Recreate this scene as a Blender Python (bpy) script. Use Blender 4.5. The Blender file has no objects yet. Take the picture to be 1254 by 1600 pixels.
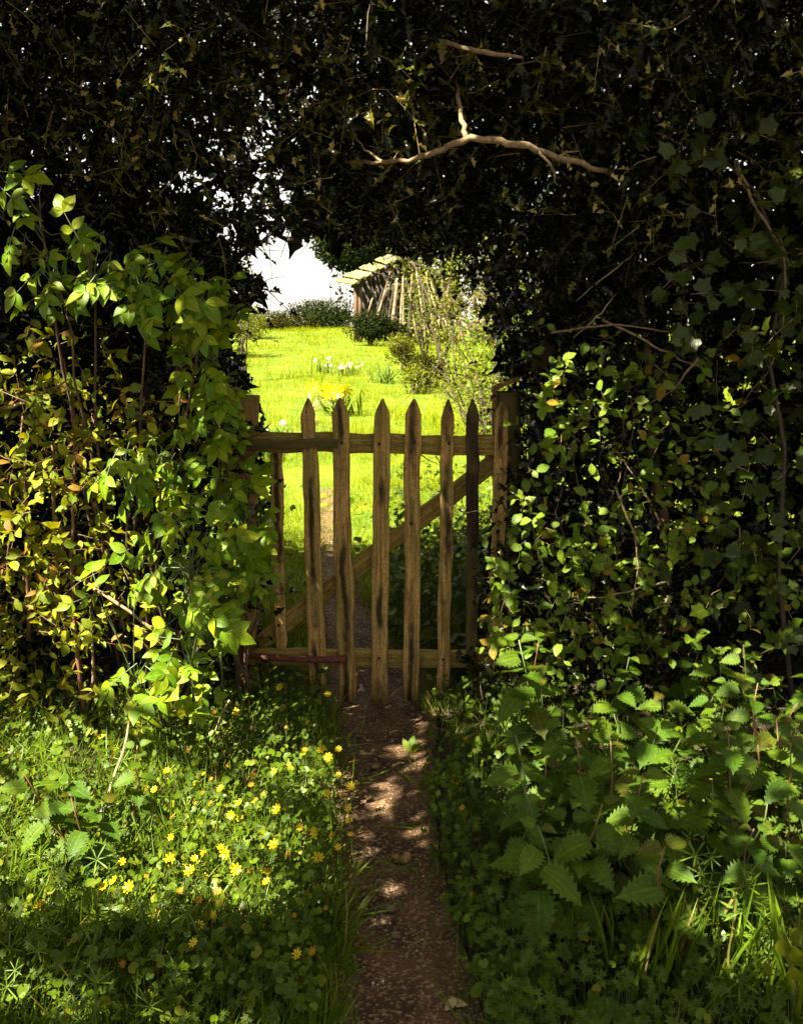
import bpy, math, random
import numpy as np
from mathutils import Matrix, Vector
random.seed(11); rng = np.random.default_rng(11)
scene = bpy.context.scene
COL = scene.collection

# ------------------------------------------------------------------ camera
F, CX, CY, H = 1400.0, 627.0, 800.0, 1.42
PITCH = math.atan(310/1400)
cam = bpy.data.cameras.new('camera'); co = bpy.data.objects.new('camera', cam); COL.objects.link(co)
cam.sensor_fit = 'VERTICAL'; cam.sensor_height = 24; cam.lens = 24*F/1600
cam.clip_start = 0.05; cam.clip_end = 3000
co.location = (0, 0, H); co.rotation_euler = (math.pi/2-PITCH, 0, 0)
scene.camera = co
# ------------------------------------------------------------------ sun, sky, exposure
SUN = np.array([-.50, -.36, .79]); SUN = SUN/np.linalg.norm(SUN)
sl = bpy.data.lights.new('sun', 'SUN'); so = bpy.data.objects.new('sun', sl); COL.objects.link(so)
sl.energy = 5.0; sl.angle = math.radians(.5); sl.color = (1, .93, .74)
so.rotation_euler = Vector(SUN).to_track_quat('Z', 'Y').to_euler()
so.location = (-6, -5, 10)
w = bpy.data.worlds.new('World'); scene.world = w; w.use_nodes = True
nt = w.node_tree; nt.nodes.clear()
sky = nt.nodes.new('ShaderNodeTexSky'); sky.sky_type = 'NISHITA'; sky.sun_disc = False
sky.sun_elevation = math.asin(SUN[2]); sky.sun_rotation = math.atan2(SUN[0], SUN[1])
mixs = nt.nodes.new('ShaderNodeMix'); mixs.data_type = 'RGBA'; mixs.inputs[0].default_value = .85
mixs.inputs[7].default_value = (3.5, 3.2, 2.75, 1)          # thin bright haze cloud over the blue
bg = nt.nodes.new('ShaderNodeBackground'); bg.inputs[1].default_value = .05
wo = nt.nodes.new('ShaderNodeOutputWorld')
nt.links.new(sky.outputs[0], mixs.inputs[6]); nt.links.new(mixs.outputs[2], bg.inputs[0]); nt.links.new(bg.outputs[0], wo.inputs[0])
vs = scene.view_settings; vs.view_transform = 'Standard'; vs.look = 'None'; vs.gamma = 1; vs.exposure = 3.0
scene.display_settings.display_device = 'sRGB'
try: vs.use_curve_mapping = False
except Exception: pass

# ------------------------------------------------------------------ pixel <-> place
sp, cp = math.sin(PITCH), math.cos(PITCH)
def ray(px, py):
    x = (np.asarray(px, float)-CX)/F; y = -(np.asarray(py, float)-CY)/F
    x, y = np.broadcast_arrays(x, y)
    return np.stack([x, cp+y*sp, -sp+y*cp], -1)
def at(px, py, Y):
    d = ray(px, py); t = np.asarray(Y)/d[..., 1]
    return d*t[..., None] + np.array([0, 0, H])
def atz(px, py, z=0.):
    d = ray(px, py); t = (np.asarray(z)-H)/d[..., 2]
    return d*t[..., None] + np.array([0, 0, H])
def proj(P):
    P = np.asarray(P)-np.array([0, 0, H])
    dep = P[..., 1]*cp-P[..., 2]*sp; up = P[..., 1]*sp+P[..., 2]*cp
    dep = np.where(dep < .01, .01, dep)
    return CX+F*P[..., 0]/dep, CY-F*up/dep, dep
def nrm(v): return v/np.maximum(np.linalg.norm(v, axis=-1, keepdims=True), 1e-9)
def U(a, b, n=None): return rng.uniform(a, b, n)

# ------------------------------------------------------------------ materials
def newmat(name):
    m = bpy.data.materials.new(name); m.use_nodes = True
    t = m.node_tree; t.nodes.clear()
    out = t.nodes.new('ShaderNodeOutputMaterial')
    return m, t, out
def nd(t, typ, **k):
    n = t.nodes.new(typ)
    for a, b in k.items(): setattr(n, a, b)
    return n
def mth(t, op, a, b=None, c=None):
    n = t.nodes.new('ShaderNodeMath'); n.operation = op
    for i, v in enumerate((a, b, c)):
        if v is None: continue
        if isinstance(v, (int, float)): n.inputs[i].default_value = v
        else: t.links.new(v, n.inputs[i])
    return n.outputs[0]
def mixc(t, fac, a, b, typ='MIX'):
    n = t.nodes.new('ShaderNodeMix'); n.data_type = 'RGBA'; n.blend_type = typ
    for i, v in ((0, fac), (6, a), (7, b)):
        if isinstance(v, (int, float)): n.inputs[i].default_value = v
        elif isinstance(v, tuple): n.inputs[i].default_value = v if len(v) == 4 else v+(1,)
        else: t.links.new(v, n.inputs[i])
    return n.outputs[2]
def ramp(t, fac, lo, hi):
    n = t.nodes.new('ShaderNodeMapRange'); n.interpolation_type = 'SMOOTHSTEP'
    t.links.new(fac, n.inputs[0]); n.inputs[1].default_value = lo; n.inputs[2].default_value = hi
    return n.outputs[0]
def leaf_mat(name, a, b, c=None, cfrac=.1, trans=.35, rough=.4, spec=.5, veins=0, nv=7, tint=(1.3, 1.1, .2), k=.6):
    k *= .7; a, b, c = [(q[0]*k, q[1]*k*.97, q[2]*k*(.45 if q[2] < .05 else 1)) if q else None for q in (a, b, c)]; spec *= .3
    m, t, out = newmat(name)
    geo = nd(t, 'ShaderNodeNewGeometry'); oi = nd(t, 'ShaderNodeObjectInfo')
    r = mth(t, 'FRACT', mth(t, 'ADD', mth(t, 'MULTIPLY', geo.outputs['Random Per Island'], 7.31), oi.outputs['Random']))
    col = mixc(t, r, a, b)
    if c:
        r2 = mth(t, 'FRACT', mth(t, 'MULTIPLY', r, 17.7))
        col = mixc(t, mth(t, 'LESS_THAN', r2, cfrac), col, c)
    no = nd(t, 'ShaderNodeTexNoise'); no.inputs['Scale'].default_value = 90; no.inputs['Detail'].default_value = 3
    t.links.new(geo.outputs['Position'], no.inputs['Vector'])
    sp_ = ramp(t, no.outputs[0], .35, .65)
    col = mixc(t, mth(t, 'MULTIPLY', sp_, .55), col, mixc(t, 1., col, (1.7, 1.6, 1.3), 'MULTIPLY'))
    pr = nd(t, 'ShaderNodeBsdfPrincipled')
    hgt = no.outputs[0]
    if veins:
        uv = nd(t, 'ShaderNodeUVMap'); sx = nd(t, 'ShaderNodeSeparateXYZ'); t.links.new(uv.outputs[0], sx.inputs[0])
        au = mth(t, 'ABSOLUTE', sx.outputs[0])
        s = mth(t, 'FRACT', mth(t, 'SUBTRACT', mth(t, 'MULTIPLY', sx.outputs[1], nv), mth(t, 'MULTIPLY', au, 2.6)))
        v1 = ramp(t, mth(t, 'ABSOLUTE', mth(t, 'SUBTRACT', s, .5)), .1, .02)
        v1 = mth(t, 'SUBTRACT', 1, ramp(t, mth(t, 'ABSOLUTE', mth(t, 'SUBTRACT', s, .5)), .02, .13))
        v2 = mth(t, 'SUBTRACT', 1, ramp(t, au, .03, .12))
        v = mth(t, 'MAXIMUM', v1, v2)
        col = mixc(t, mth(t, 'MULTIPLY', v, veins), col, mixc(t, 1., col, (1.9, 1.7, 1.3), 'MULTIPLY'))
        hgt = mth(t, 'SUBTRACT', mth(t, 'MULTIPLY', no.outputs[0], .5), v)
    bp = nd(t, 'ShaderNodeBump'); bp.inputs['Strength'].default_value = .35; bp.inputs['Distance'].default_value = .0012
    t.links.new(hgt, bp.inputs['Height'])
    t.links.new(col, pr.inputs['Base Color']); pr.inputs['Roughness'].default_value = rough
    pr.inputs['Specular IOR Level'].default_value = spec
    t.links.new(bp.outputs[0], pr.inputs['Normal'])
    tr = nd(t, 'ShaderNodeBsdfTranslucent'); t.links.new(mixc(t, 1., col, tint, 'MULTIPLY'), tr.inputs[0])
    mx = nd(t, 'ShaderNodeMixShader'); mx.inputs[0].default_value = trans
    t.links.new(pr.outputs[0], mx.inputs[1]); t.links.new(tr.outputs[0], mx.inputs[2]); t.links.new(mx.outputs[0], out.inputs[0])
    return m
def bark_mat(name, a, b, scale=(60, 60, 9), rough=.85, bump=.6):
    m, t, out = newmat(name)
    tc = nd(t, 'ShaderNodeTexCoord'); mp = nd(t, 'ShaderNodeMapping'); mp.inputs['Scale'].default_value = scale
    t.links.new(tc.outputs['Object'], mp.inputs[0])
    no = nd(t, 'ShaderNodeTexNoise'); no.inputs['Scale'].default_value = 1; no.inputs['Detail'].default_value = 6; no.inputs['Roughness'].default_value = .65
    t.links.new(mp.outputs[0], no.inputs['Vector'])
    n2 = nd(t, 'ShaderNodeTexNoise'); n2.inputs['Scale'].default_value = 6; t.links.new(tc.outputs['Object'], n2.inputs['Vector'])
    oi = nd(t, 'ShaderNodeObjectInfo')
    col = mixc(t, ramp(t, no.outputs[0], .35, .66), a, b)
    col = mixc(t, mth(t, 'MULTIPLY', ramp(t, n2.outputs[0], .4, .7), .5), col, mixc(t, 1., col, (.45, .5, .4), 'MULTIPLY'))
    col = mixc(t, mth(t, 'MULTIPLY', oi.outputs['Random'], .35), col, mixc(t, 1., col, (.55, .5, .5), 'MULTIPLY'))
    pr = nd(t, 'ShaderNodeBsdfPrincipled'); pr.inputs['Roughness'].default_value = rough
    bp = nd(t, 'ShaderNodeBump'); bp.inputs['Strength'].default_value = bump; bp.inputs['Distance'].default_value = .004
    t.links.new(no.outputs[0], bp.inputs['Height']); t.links.new(bp.outputs[0], pr.inputs['Normal'])
    t.links.new(col, pr.inputs['Base Color']); t.links.new(pr.outputs[0], out.inputs[0])
    return m
def picket_mat(name, a, b, stain=(.022, .012, .006), amt=.95):
    """weathered grain along local z, dark rot stains down the middle of the board"""
    m, t, out = newmat(name)
    tc = nd(t, 'ShaderNodeTexCoord'); oi = nd(t, 'ShaderNodeObjectInfo')
    off = nd(t, 'ShaderNodeVectorMath', operation='SCALE'); t.links.new(oi.outputs['Location'], off.inputs[0]); off.inputs['Scale'].default_value = 7
    add = nd(t, 'ShaderNodeVectorMath', operation='ADD'); t.links.new(tc.outputs['Object'], add.inputs[0]); t.links.new(off.outputs[0], add.inputs[1])
    def noise(sc, det, r=.6):
        mp = nd(t, 'ShaderNodeMapping'); mp.inputs['Scale'].default_value = sc; t.links.new(add.outputs[0], mp.inputs[0])
        n = nd(t, 'ShaderNodeTexNoise'); n.inputs['Scale'].default_value = 1; n.inputs['Detail'].default_value = det; n.inputs['Roughness'].default_value = r
        t.links.new(mp.outputs[0], n.inputs['Vector']); return n.outputs[0]
    g = noise((170, 60, 6), 5); fine = noise((300, 300, 110), 3, .85); bl = noise((9, 9, 4), 3)
    col = mixc(t, ramp(t, g, .36, .64), a, b)
    col = mixc(t, mth(t, 'MULTIPLY', ramp(t, fine, .42, .7), .75), col, mixc(t, 1., col, (2.6, 2.3, 1.7), 'MULTIPLY'))
    col = mixc(t, mth(t, 'MULTIPLY', ramp(t, noise((200, 200, 45), 3, .8), .5, .62), .6), col, mixc(t, 1., col, (.35, .3, .25), 'MULTIPLY'))
    col = mixc(t, mth(t, 'MULTIPLY', ramp(t, bl, .4, .65), .45), col, (.17, .145, .03))      # yellow-green algae
    sx = nd(t, 'ShaderNodeSeparateXYZ'); t.links.new(tc.outputs['Object'], sx.inputs[0])
    wob = noise((14, 14, 5), 3)
    cx = mth(t, 'ABSOLUTE', mth(t, 'ADD', sx.outputs[0], mth(t, 'MULTIPLY', mth(t, 'SUBTRACT', wob, .5), .05)))
    mid = mth(t, 'SUBTRACT', 1, ramp(t, cx, .003, .017))
    pat = noise((5, 5, 3.4), 4); st = mth(t, 'MULTIPLY', mid, ramp(t, pat, .42, .56))
    col = mixc(t, mth(t, 'MULTIPLY', st, amt), col, stain)
    pr = nd(t, 'ShaderNodeBsdfPrincipled'); pr.inputs['Roughness'].default_value = .85; pr.inputs['Specular IOR Level'].default_value = .2
    bp = nd(t, 'ShaderNodeBump'); bp.inputs['Strength'].default_value = .8; bp.inputs['Distance'].default_value = .003
    t.links.new(mth(t, 'ADD', g, mth(t, 'MULTIPLY', fine, .4)), bp.inputs['Height']); t.links.new(bp.outputs[0], pr.inputs['Normal'])
    t.links.new(col, pr.inputs['Base Color']); t.links.new(pr.outputs[0], out.inputs[0])
    return m
def soil_mat(name, cols, scale, vor=120):
    m, t, out = newmat(name)
    geo = nd(t, 'ShaderNodeNewGeometry')
    no = nd(t, 'ShaderNodeTexNoise'); no.inputs['Scale'].default_value = scale; no.inputs['Detail'].default_value = 8
    t.links.new(geo.outputs['Position'], no.inputs['Vector'])
    vo = nd(t, 'ShaderNodeTexVoronoi'); vo.inputs['Scale'].default_value = vor; t.links.new(geo.outputs['Position'], vo.inputs['Vector'])
    col = mixc(t, ramp(t, no.outputs[0], .35, .65), cols[0], cols[1])
    sv = nd(t, 'ShaderNodeSeparateXYZ'); t.links.new(vo.outputs['Color'], sv.inputs[0])
    col = mixc(t, mth(t, 'MULTIPLY', ramp(t, sv.outputs[0], .6, 1.), .7), col, cols[2])
    pr = nd(t, 'ShaderNodeBsdfPrincipled'); pr.inputs['Roughness'].default_value = .9; pr.inputs['Specular IOR Level'].default_value = .2
    bp = nd(t, 'ShaderNodeBump'); bp.inputs['Strength'].default_value = .7; bp.inputs['Distance'].default_value = .006
    t.links.new(vo.outputs['Distance'], bp.inputs['Height']); t.links.new(bp.outputs[0], pr.inputs['Normal'])
    t.links.new(col, pr.inputs['Base Color']); t.links.new(pr.outputs[0], out.inputs[0])
    return m
M = {}
M['elder'] = leaf_mat('elder leaf', k=1.05, a=(.065, .145, .008), b=(.14, .205, .008), c=(.17, .22, .012), cfrac=.16, trans=.33, rough=.42, veins=.5)
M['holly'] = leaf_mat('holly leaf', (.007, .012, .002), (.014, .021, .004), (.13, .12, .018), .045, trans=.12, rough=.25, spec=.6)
M['sprig'] = leaf_mat('glint sprig leaf', k=1., a=(.02, .035, .006), b=(.09, .105, .015), c=(.42, .36, .10), cfrac=.12, trans=.3, rough=.42)  # pale tones paint sun glints among the dark holly
M['haw'] = leaf_mat('yellowing leaf', k=1.2, a=(.07, .11, .012), b=(.22, .24, .02), c=(.16, .09, .025), cfrac=.08, trans=.35, rough=.5, veins=.4)
M['bramble'] = leaf_mat('bramble leaf', k=1., a=(.06, .12, .014), b=(.12, .18, .02), c=(.18, .13, .02), cfrac=.06, trans=.3, rough=.45, veins=.5)
M['ivy'] = leaf_mat('ivy leaf', (.03, .055, .010), (.06, .09, .014), None, trans=.15, rough=.34, spec=.5, veins=.4, nv=4)
M['nettle'] = leaf_mat('nettle leaf', k=.6, a=(.055, .13, .014), b=(.10, .175, .014), c=(.09, .12, .015), cfrac=.06, trans=.3, rough=.55, veins=.75, nv=9)
M['nettletop'] = leaf_mat('nettle top leaf', (.09, .12, .016), (.11, .10, .02), None, trans=.3, rough=.5, veins=.6, nv=9)
M['herb'] = leaf_mat('lobed herb leaf', (.045, .095, .008), (.095, .145, .008), None, trans=.3, rough=.65)
M['round'] = leaf_mat('celandine leaf', k=.85, a=(.045, .095, .01), b=(.11, .165, .01), c=(.14, .17, .01), cfrac=.1, trans=.28, rough=.42)
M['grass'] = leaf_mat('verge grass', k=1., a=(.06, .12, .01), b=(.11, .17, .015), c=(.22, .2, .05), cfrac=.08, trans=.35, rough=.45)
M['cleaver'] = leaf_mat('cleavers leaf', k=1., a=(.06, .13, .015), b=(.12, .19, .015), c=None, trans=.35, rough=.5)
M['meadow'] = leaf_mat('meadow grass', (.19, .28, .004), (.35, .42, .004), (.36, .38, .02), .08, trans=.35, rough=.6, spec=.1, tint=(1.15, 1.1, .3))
M['far'] = leaf_mat('far crown leaf', (.012, .024, .006), (.024, .036, .007), (.04, .055, .01), .15, trans=.15, rough=.6, spec=.1)
M['farbush'] = leaf_mat('far bush leaf', (.022, .03, .005), (.05, .05, .008), (.11, .11, .012), .2, trans=.2, rough=.6, spec=.15)
M['boxbush'] = leaf_mat('box bush leaf', (.014, .026, .006), (.028, .042, .008), None, trans=.15, rough=.6, spec=.15)
M['lime'] = leaf_mat('lime green spring leaf', (.14, .2, .012), (.24, .27, .02), None, trans=.4, rough=.5)
M['petal'] = leaf_mat('yellow petal', k=1, a=(.5, .40, .006), b=(.58, .46, .008), c=None, trans=.25, rough=.35, tint=(1, 1, .5))
M['oldpetal'] = leaf_mat('fading orange petal', k=1, a=(.3, .15, .012), b=(.38, .2, .02), c=None, trans=.2, rough=.5, tint=(1, 1, .5))
M['white'] = leaf_mat('cream petal', k=1, a=(.5, .46, .26), b=(.5, .34, .28), c=None, trans=.3, rough=.5, tint=(1, 1, .9))
M['stem'] = bark_mat('green stem', (.04, .07, .012), (.08, .10, .02), rough=.5, bump=.1)
M['redstem'] = bark_mat('reddish stem', (.12, .04, .02), (.16, .08, .03), rough=.6, bump=.2)
M['straw'] = bark_mat('dry straw', (.24, .18, .07), (.32, .25, .1), rough=.7, bump=.1)
M['twig'] = bark_mat('twig bark', (.03, .019, .01), (.06, .036, .018))
M['bark'] = bark_mat('branch bark', (.10, .06, .025), (.27, .18, .075), scale=(70, 70, 70))
M['trunk'] = bark_mat('trunk bark', (.05, .026, .012), (.11, .058, .024))
M['picket'] = picket_mat('weathered picket', (.14, .085, .028), (.34, .22, .08))
M['rail'] = picket_mat('weathered rail', (.12, .08, .022), (.27, .19, .05), amt=.3)
M['darkwood'] = picket_mat('dark wood', (.010, .006, .004), (.028, .015, .008), amt=.3)  # near-black wood for the top hinge bar, one picket and the right post
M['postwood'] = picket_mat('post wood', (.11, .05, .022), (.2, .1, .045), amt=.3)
M['rust'] = bark_mat('rusty iron', (.06, .012, .005), (.14, .035, .012), scale=(80, 80, 80))
M['black'] = bark_mat('blackened nail', (.006, .005, .004), (.012, .01, .008), bump=.1)
M['pole'] = bark_mat('bleached pole', (.07, .038, .016), (.23, .165, .085), scale=(9, 9, 2), bump=.4)
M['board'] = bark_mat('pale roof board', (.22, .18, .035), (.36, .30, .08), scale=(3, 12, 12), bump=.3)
M['hutdark'] = bark_mat('dark and shaded hut timber', (.012, .008, .004), (.032, .02, .01), scale=(9, 9, 2))  # dark timber; on inner posts and back wall it paints interior shade
M['soil'] = soil_mat('verge soil', ((.018, .013, .008), (.035, .024, .013), (.06, .04, .02)), 14)
M['field'] = soil_mat('field turf', ((.05, .09, .002), (.10, .135, .002), (.12, .14, .003)), 3, vor=25)
M['gravel'] = soil_mat('gravel path', ((.036, .019, .010), (.085, .045, .022), (.24, .16, .08)), 9, vor=160)
m, t, out = newmat('pebble')
geo = nd(t, 'ShaderNodeNewGeometry'); cr = nd(t, 'ShaderNodeValToRGB'); t.links.new(geo.outputs['Random Per Island'], cr.inputs[0])
cr.color_ramp.elements[0].color = (.022, .012, .007, 1); cr.color_ramp.elements[1].color = (.52, .42, .27, 1)
for p_, c_ in ((.45, (.08, .042, .021, 1)), (.8, (.2, .125, .062, 1))): e = cr.color_ramp.elements.new(p_); e.color = c_
pr = nd(t, 'ShaderNodeBsdfPrincipled'); pr.inputs['Roughness'].default_value = .55; t.links.new(cr.outputs[0], pr.inputs['Base Color']); t.links.new(pr.outputs[0], out.inputs[0])
M['pebble'] = m

# ------------------------------------------------------------------ object helpers
def root(name, loc, label, cat, group=None):
    o = bpy.data.objects.new(name, None); COL.objects.link(o); o.location = [float(v) for v in loc]; o.empty_display_size = .05
    o['label'] = label; o['category'] = cat
    if group: o['group'] = group
    return o
def loc_of(r): return np.array(r.location[:]) if r is not None else np.zeros(3)
def rawmesh(name, V, faces, mat, uv=None, smooth=True):
    """faces: (n,3) or (n,4) int arrays, or a list of such arrays"""
    me = bpy.data.meshes.new(name)
    fl = faces if isinstance(faces, list) else [faces]
    fl = [np.asarray(f) for f in fl if len(f)]
    idx = np.concatenate([f.ravel() for f in fl]).astype(np.int32)
    tot = np.concatenate([np.full(len(f), f.shape[1]) for f in fl]).astype(np.int32)
    st = np.concatenate([[0], np.cumsum(tot)[:-1]]).astype(np.int32)
    me.vertices.add(len(V)); me.vertices.foreach_set('co', np.asarray(V, np.float32).ravel())
    me.loops.add(len(idx)); me.loops.foreach_set('vertex_index', idx)
    me.polygons.add(len(tot)); me.polygons.foreach_set('loop_start', st); me.polygons.foreach_set('loop_total', tot)
    if uv is not None:
        l = me.uv_layers.new(name='UVMap'); l.data.foreach_set('uv', np.asarray(uv, np.float32)[idx].ravel())
    me.update(calc_edges=True)
    if smooth: me.polygons.foreach_set('use_smooth', np.ones(len(tot), bool))
    me.materials.append(mat)
    return me
def link(name, me, parent=None, mat4=None, stuff=False):
    o = bpy.data.objects.new(name, me); COL.objects.link(o)
    if parent is not None: o.parent = parent
    if mat4 is not None: o.matrix_local = mat4
    if stuff: o['kind'] = 'stuff'
    return o

# leaf templates: (V, F(tri), UV); length 1 along +y, normal +z
def tpl_leaf(prof, fold=.25, curl=.25, spike=0):
    V = []; UV = []; Fc = []
    n = len(prof)
    for i, (tt, wd) in enumerate(prof):
        z = -curl*tt*tt
        V += [(0, tt, z), (-wd, tt, z+fold*wd+(spike*wd if i % 2 else 0)), (wd, tt, z+fold*wd+(spike*wd if i % 2 else 0))]
        UV += [(0, tt), (-1, tt), (1, tt)]
    for i in range(n-1):
        a, b = 3*i, 3*i+3
        wa, wb = prof[i][1], prof[i+1][1]
        if wb < 1e-4: Fc += [(a, b, a+1), (a, a+2, b)]
        elif wa < 1e-4: Fc += [(a, b, b+1), (a, b+2, b)]
        else: Fc += [(a, b, b+1), (a, b+1, a+1), (a, a+2, b+2), (a, b+2, b)]
    return np.array(V, float), np.array(Fc), np.array(UV, float)
def tpl_polar(rs, cup=.15, center=(0, .35)):
    n = len(rs); V = [(center[0], center[1], 0)]; UV = [(0, center[1])]
    for i, r in enumerate(rs):
        a = -math.pi/2+2*math.pi*i/n
        x, y = r*math.cos(a), center[1]+r*math.sin(a)
        V.append((x, y, cup*r*(1 if i % 2 else .4))); UV.append((x*2, y))
    Fc = [(0, 1+i, 1+(i+1) % n) for i in range(n)]
    return np.array(V, float), np.array(Fc), np.array(UV, float)
def tjoin(parts):
    V = []; Fc = []; UV = []; o = 0
    for v, f, u in parts: V.append(v); Fc.append(f+o); UV.append(u); o += len(v)
    return np.concatenate(V), np.concatenate(Fc), np.concatenate(UV)
def txf(T, loc=(0, 0, 0), rz=0, rx=0, s=1.):
    v, f, u = T
    Mx = Matrix.Translation(loc) @ Matrix.Rotation(rz, 4, 'Z') @ Matrix.Rotation(rx, 4, 'X') @ Matrix.Scale(s, 4)
    Mx = np.array(Mx); return v @ Mx[:3, :3].T+Mx[:3, 3], f, u
T = {}
T['elder'] = tpl_leaf([(0, 0), (.08, .12), (.22, .24), (.4, .29), (.58, .26), (.74, .18), (.88, .085), (1, 0)], .22, .22)
T['elderlow'] = tpl_leaf([(0, 0), (.2, .23), (.5, .28), (.8, .14), (1, 0)], .22, .22)
T['holly'] = tpl_leaf([(0, .02), (.14, .24), (.25, .13), (.4, .30), (.52, .15), (.66, .27), (.78, .10), (.88, .13), (1, 0)], .3, .35, .5)
T['hollylow'] = tpl_leaf([(0, .03), (.18, .24), (.34, .13), (.55, .28), (.72, .10), (1, 0)], .3, .3, .4)
T['small'] = tpl_leaf([(0, .02), (.25, .19), (.55, .24), (.82, .13), (1, 0)], .35, .5)
T['curl'] = tpl_leaf([(0, .03), (.2, .10), (.4, .06), (.6, .13), (.8, .05), (1, 0)], .5, .9, .6)
T['brleaf'] = tpl_leaf([(0, .03), (.1, .2), (.2, .22), (.28, .32), (.38, .29), (.48, .37), (.58, .3), (.68, .32), (.76, .2), (.86, .17), (1, 0)], .2, .25)
T['nettle'] = tpl_leaf([(0, .10), (.03, .27), (.10, .20), (.13, .37), (.22, .25), (.25, .41), (.35, .26), (.38, .40), (.48, .23), (.51, .35), (.61, .18), (.64, .27), (.74, .12), (.78, .18), (.86, .06), (1, 0)], .22, .3)
T['ivy'] = tpl_polar([.24, .40, .46, .37, .50, .40, .66, .40, .50, .37, .46, .40], .16)
T['round'] = tpl_polar([.16, .42, .5, .52, .5, .48, .5, .52, .5, .42], .25)
T['herb'] = tjoin([txf(tpl_polar([.1, .3, .16, .38, .18, .46, .2, .5, .2, .46, .18, .38, .16, .3], .2, (0, .3)), s=.55, rz=a, rx=r_) for a, r_ in ((0, -.2), (1.25, -.3), (-1.25, -.3))])
T['blade'] = (np.array([(-.012, 0, 0), (.012, 0, 0), (-.011, .35, .02), (.011, .35, .02), (-.008, .7, -.05), (.008, .7, -.05), (0, 1, -.2)], float),
              np.array([(0, 1, 3), (0, 3, 2), (2, 3, 5), (2, 5, 4), (4, 5, 6)]), np.array([(0, 0)]*7, float))
T['strap'] = tpl_leaf([(0, .018), (.25, .022), (.5, .02), (.75, .014), (1, 0)], .4, .45)
T['petal'] = tpl_leaf([(0, .06), (.35, .15), (.7, .19), (.92, .1), (1, 0)], -.1, -.15)
FL = tjoin([txf(T['petal'], (math.sin(-a)*.1, math.cos(a)*.1, 0), a, .18, .9) for a in np.arange(8)*math.pi/4+.1])
WH = tjoin([txf(tpl_leaf([(0, .02), (.4, .035), (.75, .05), (.93, .028), (1, 0)], .2, .1), (0, 0, 0), a, .25) for a in np.arange(7)*2*math.pi/7])

def frames(P, D, N, S):
    D = nrm(D); X = nrm(np.cross(D, N)); Z = np.cross(X, D)
    S = np.asarray(S)*np.ones(len(P))
    A = np.zeros((len(P), 4, 4)); A[:, :3, 0] = X*S[:, None]; A[:, :3, 1] = D*S[:, None]; A[:, :3, 2] = Z*S[:, None]; A[:, :3, 3] = P; A[:, 3, 3] = 1
    return A
def batch(tpl, A):
    v, f, u = tpl; n = len(A)
    V = np.einsum('nij,kj->nki', A[:, :3, :3], v)+A[:, None, :3, 3]
    Fc = f[None]+(np.arange(n)*len(v))[:, None, None]
    return V.reshape(-1, 3), Fc.reshape(-1, 3), np.tile(u, (n, 1))
_shared = {}
def shared(name, tpl, mat):
    k = (name, mat.name)
    if k not in _shared: _shared[k] = rawmesh(name, tpl[0], tpl[1], mat, tpl[2])
    return _shared[k]
def foliage(parent, A, tkey, lowkey, mat, nind=300, name='leaf', rest='foliage', minpx=9):
    """the leaves that show largest are objects, the rest one part"""
    base = loc_of(parent); A = A.copy()
    px, py, dep = proj(A[:, :3, 3]); S = np.linalg.norm(A[:, :3, 1], axis=1)
    size = S*F/dep; vis = (px > 0) & (px < 1254) & (py > 0) & (py < 1600)
    score = np.where(vis, size*(3.2/np.maximum(dep, .5))**2, 0)
    order = np.argsort(-score)
    ind = order[:nind][score[order[:nind]] > minpx*.3]; ind = ind[size[ind] > minpx]
    A[:, :3, 3] -= base
    me = shared(name+'_'+tkey, T[tkey], mat)
    for i in ind: link(name, me, parent, Matrix(A[i].tolist()))
    mask = np.ones(len(A), bool); mask[ind] = False
    if mask.any():
        V, Fc, uv = batch(T[lowkey], A[mask]); link(rest, rawmesh(rest, V, Fc, mat, uv), parent, stuff=True)
def bulk(name, tkey, A, mat, parent=None, stuff=True, tpl=None):
    base = loc_of(parent); A = A.copy(); A[:, :3, 3] -= base
    V, Fc, uv = batch(tpl or T[tkey], A)
    return link(name, rawmesh(name, V, Fc, mat, uv), parent, stuff=stuff)

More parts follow.
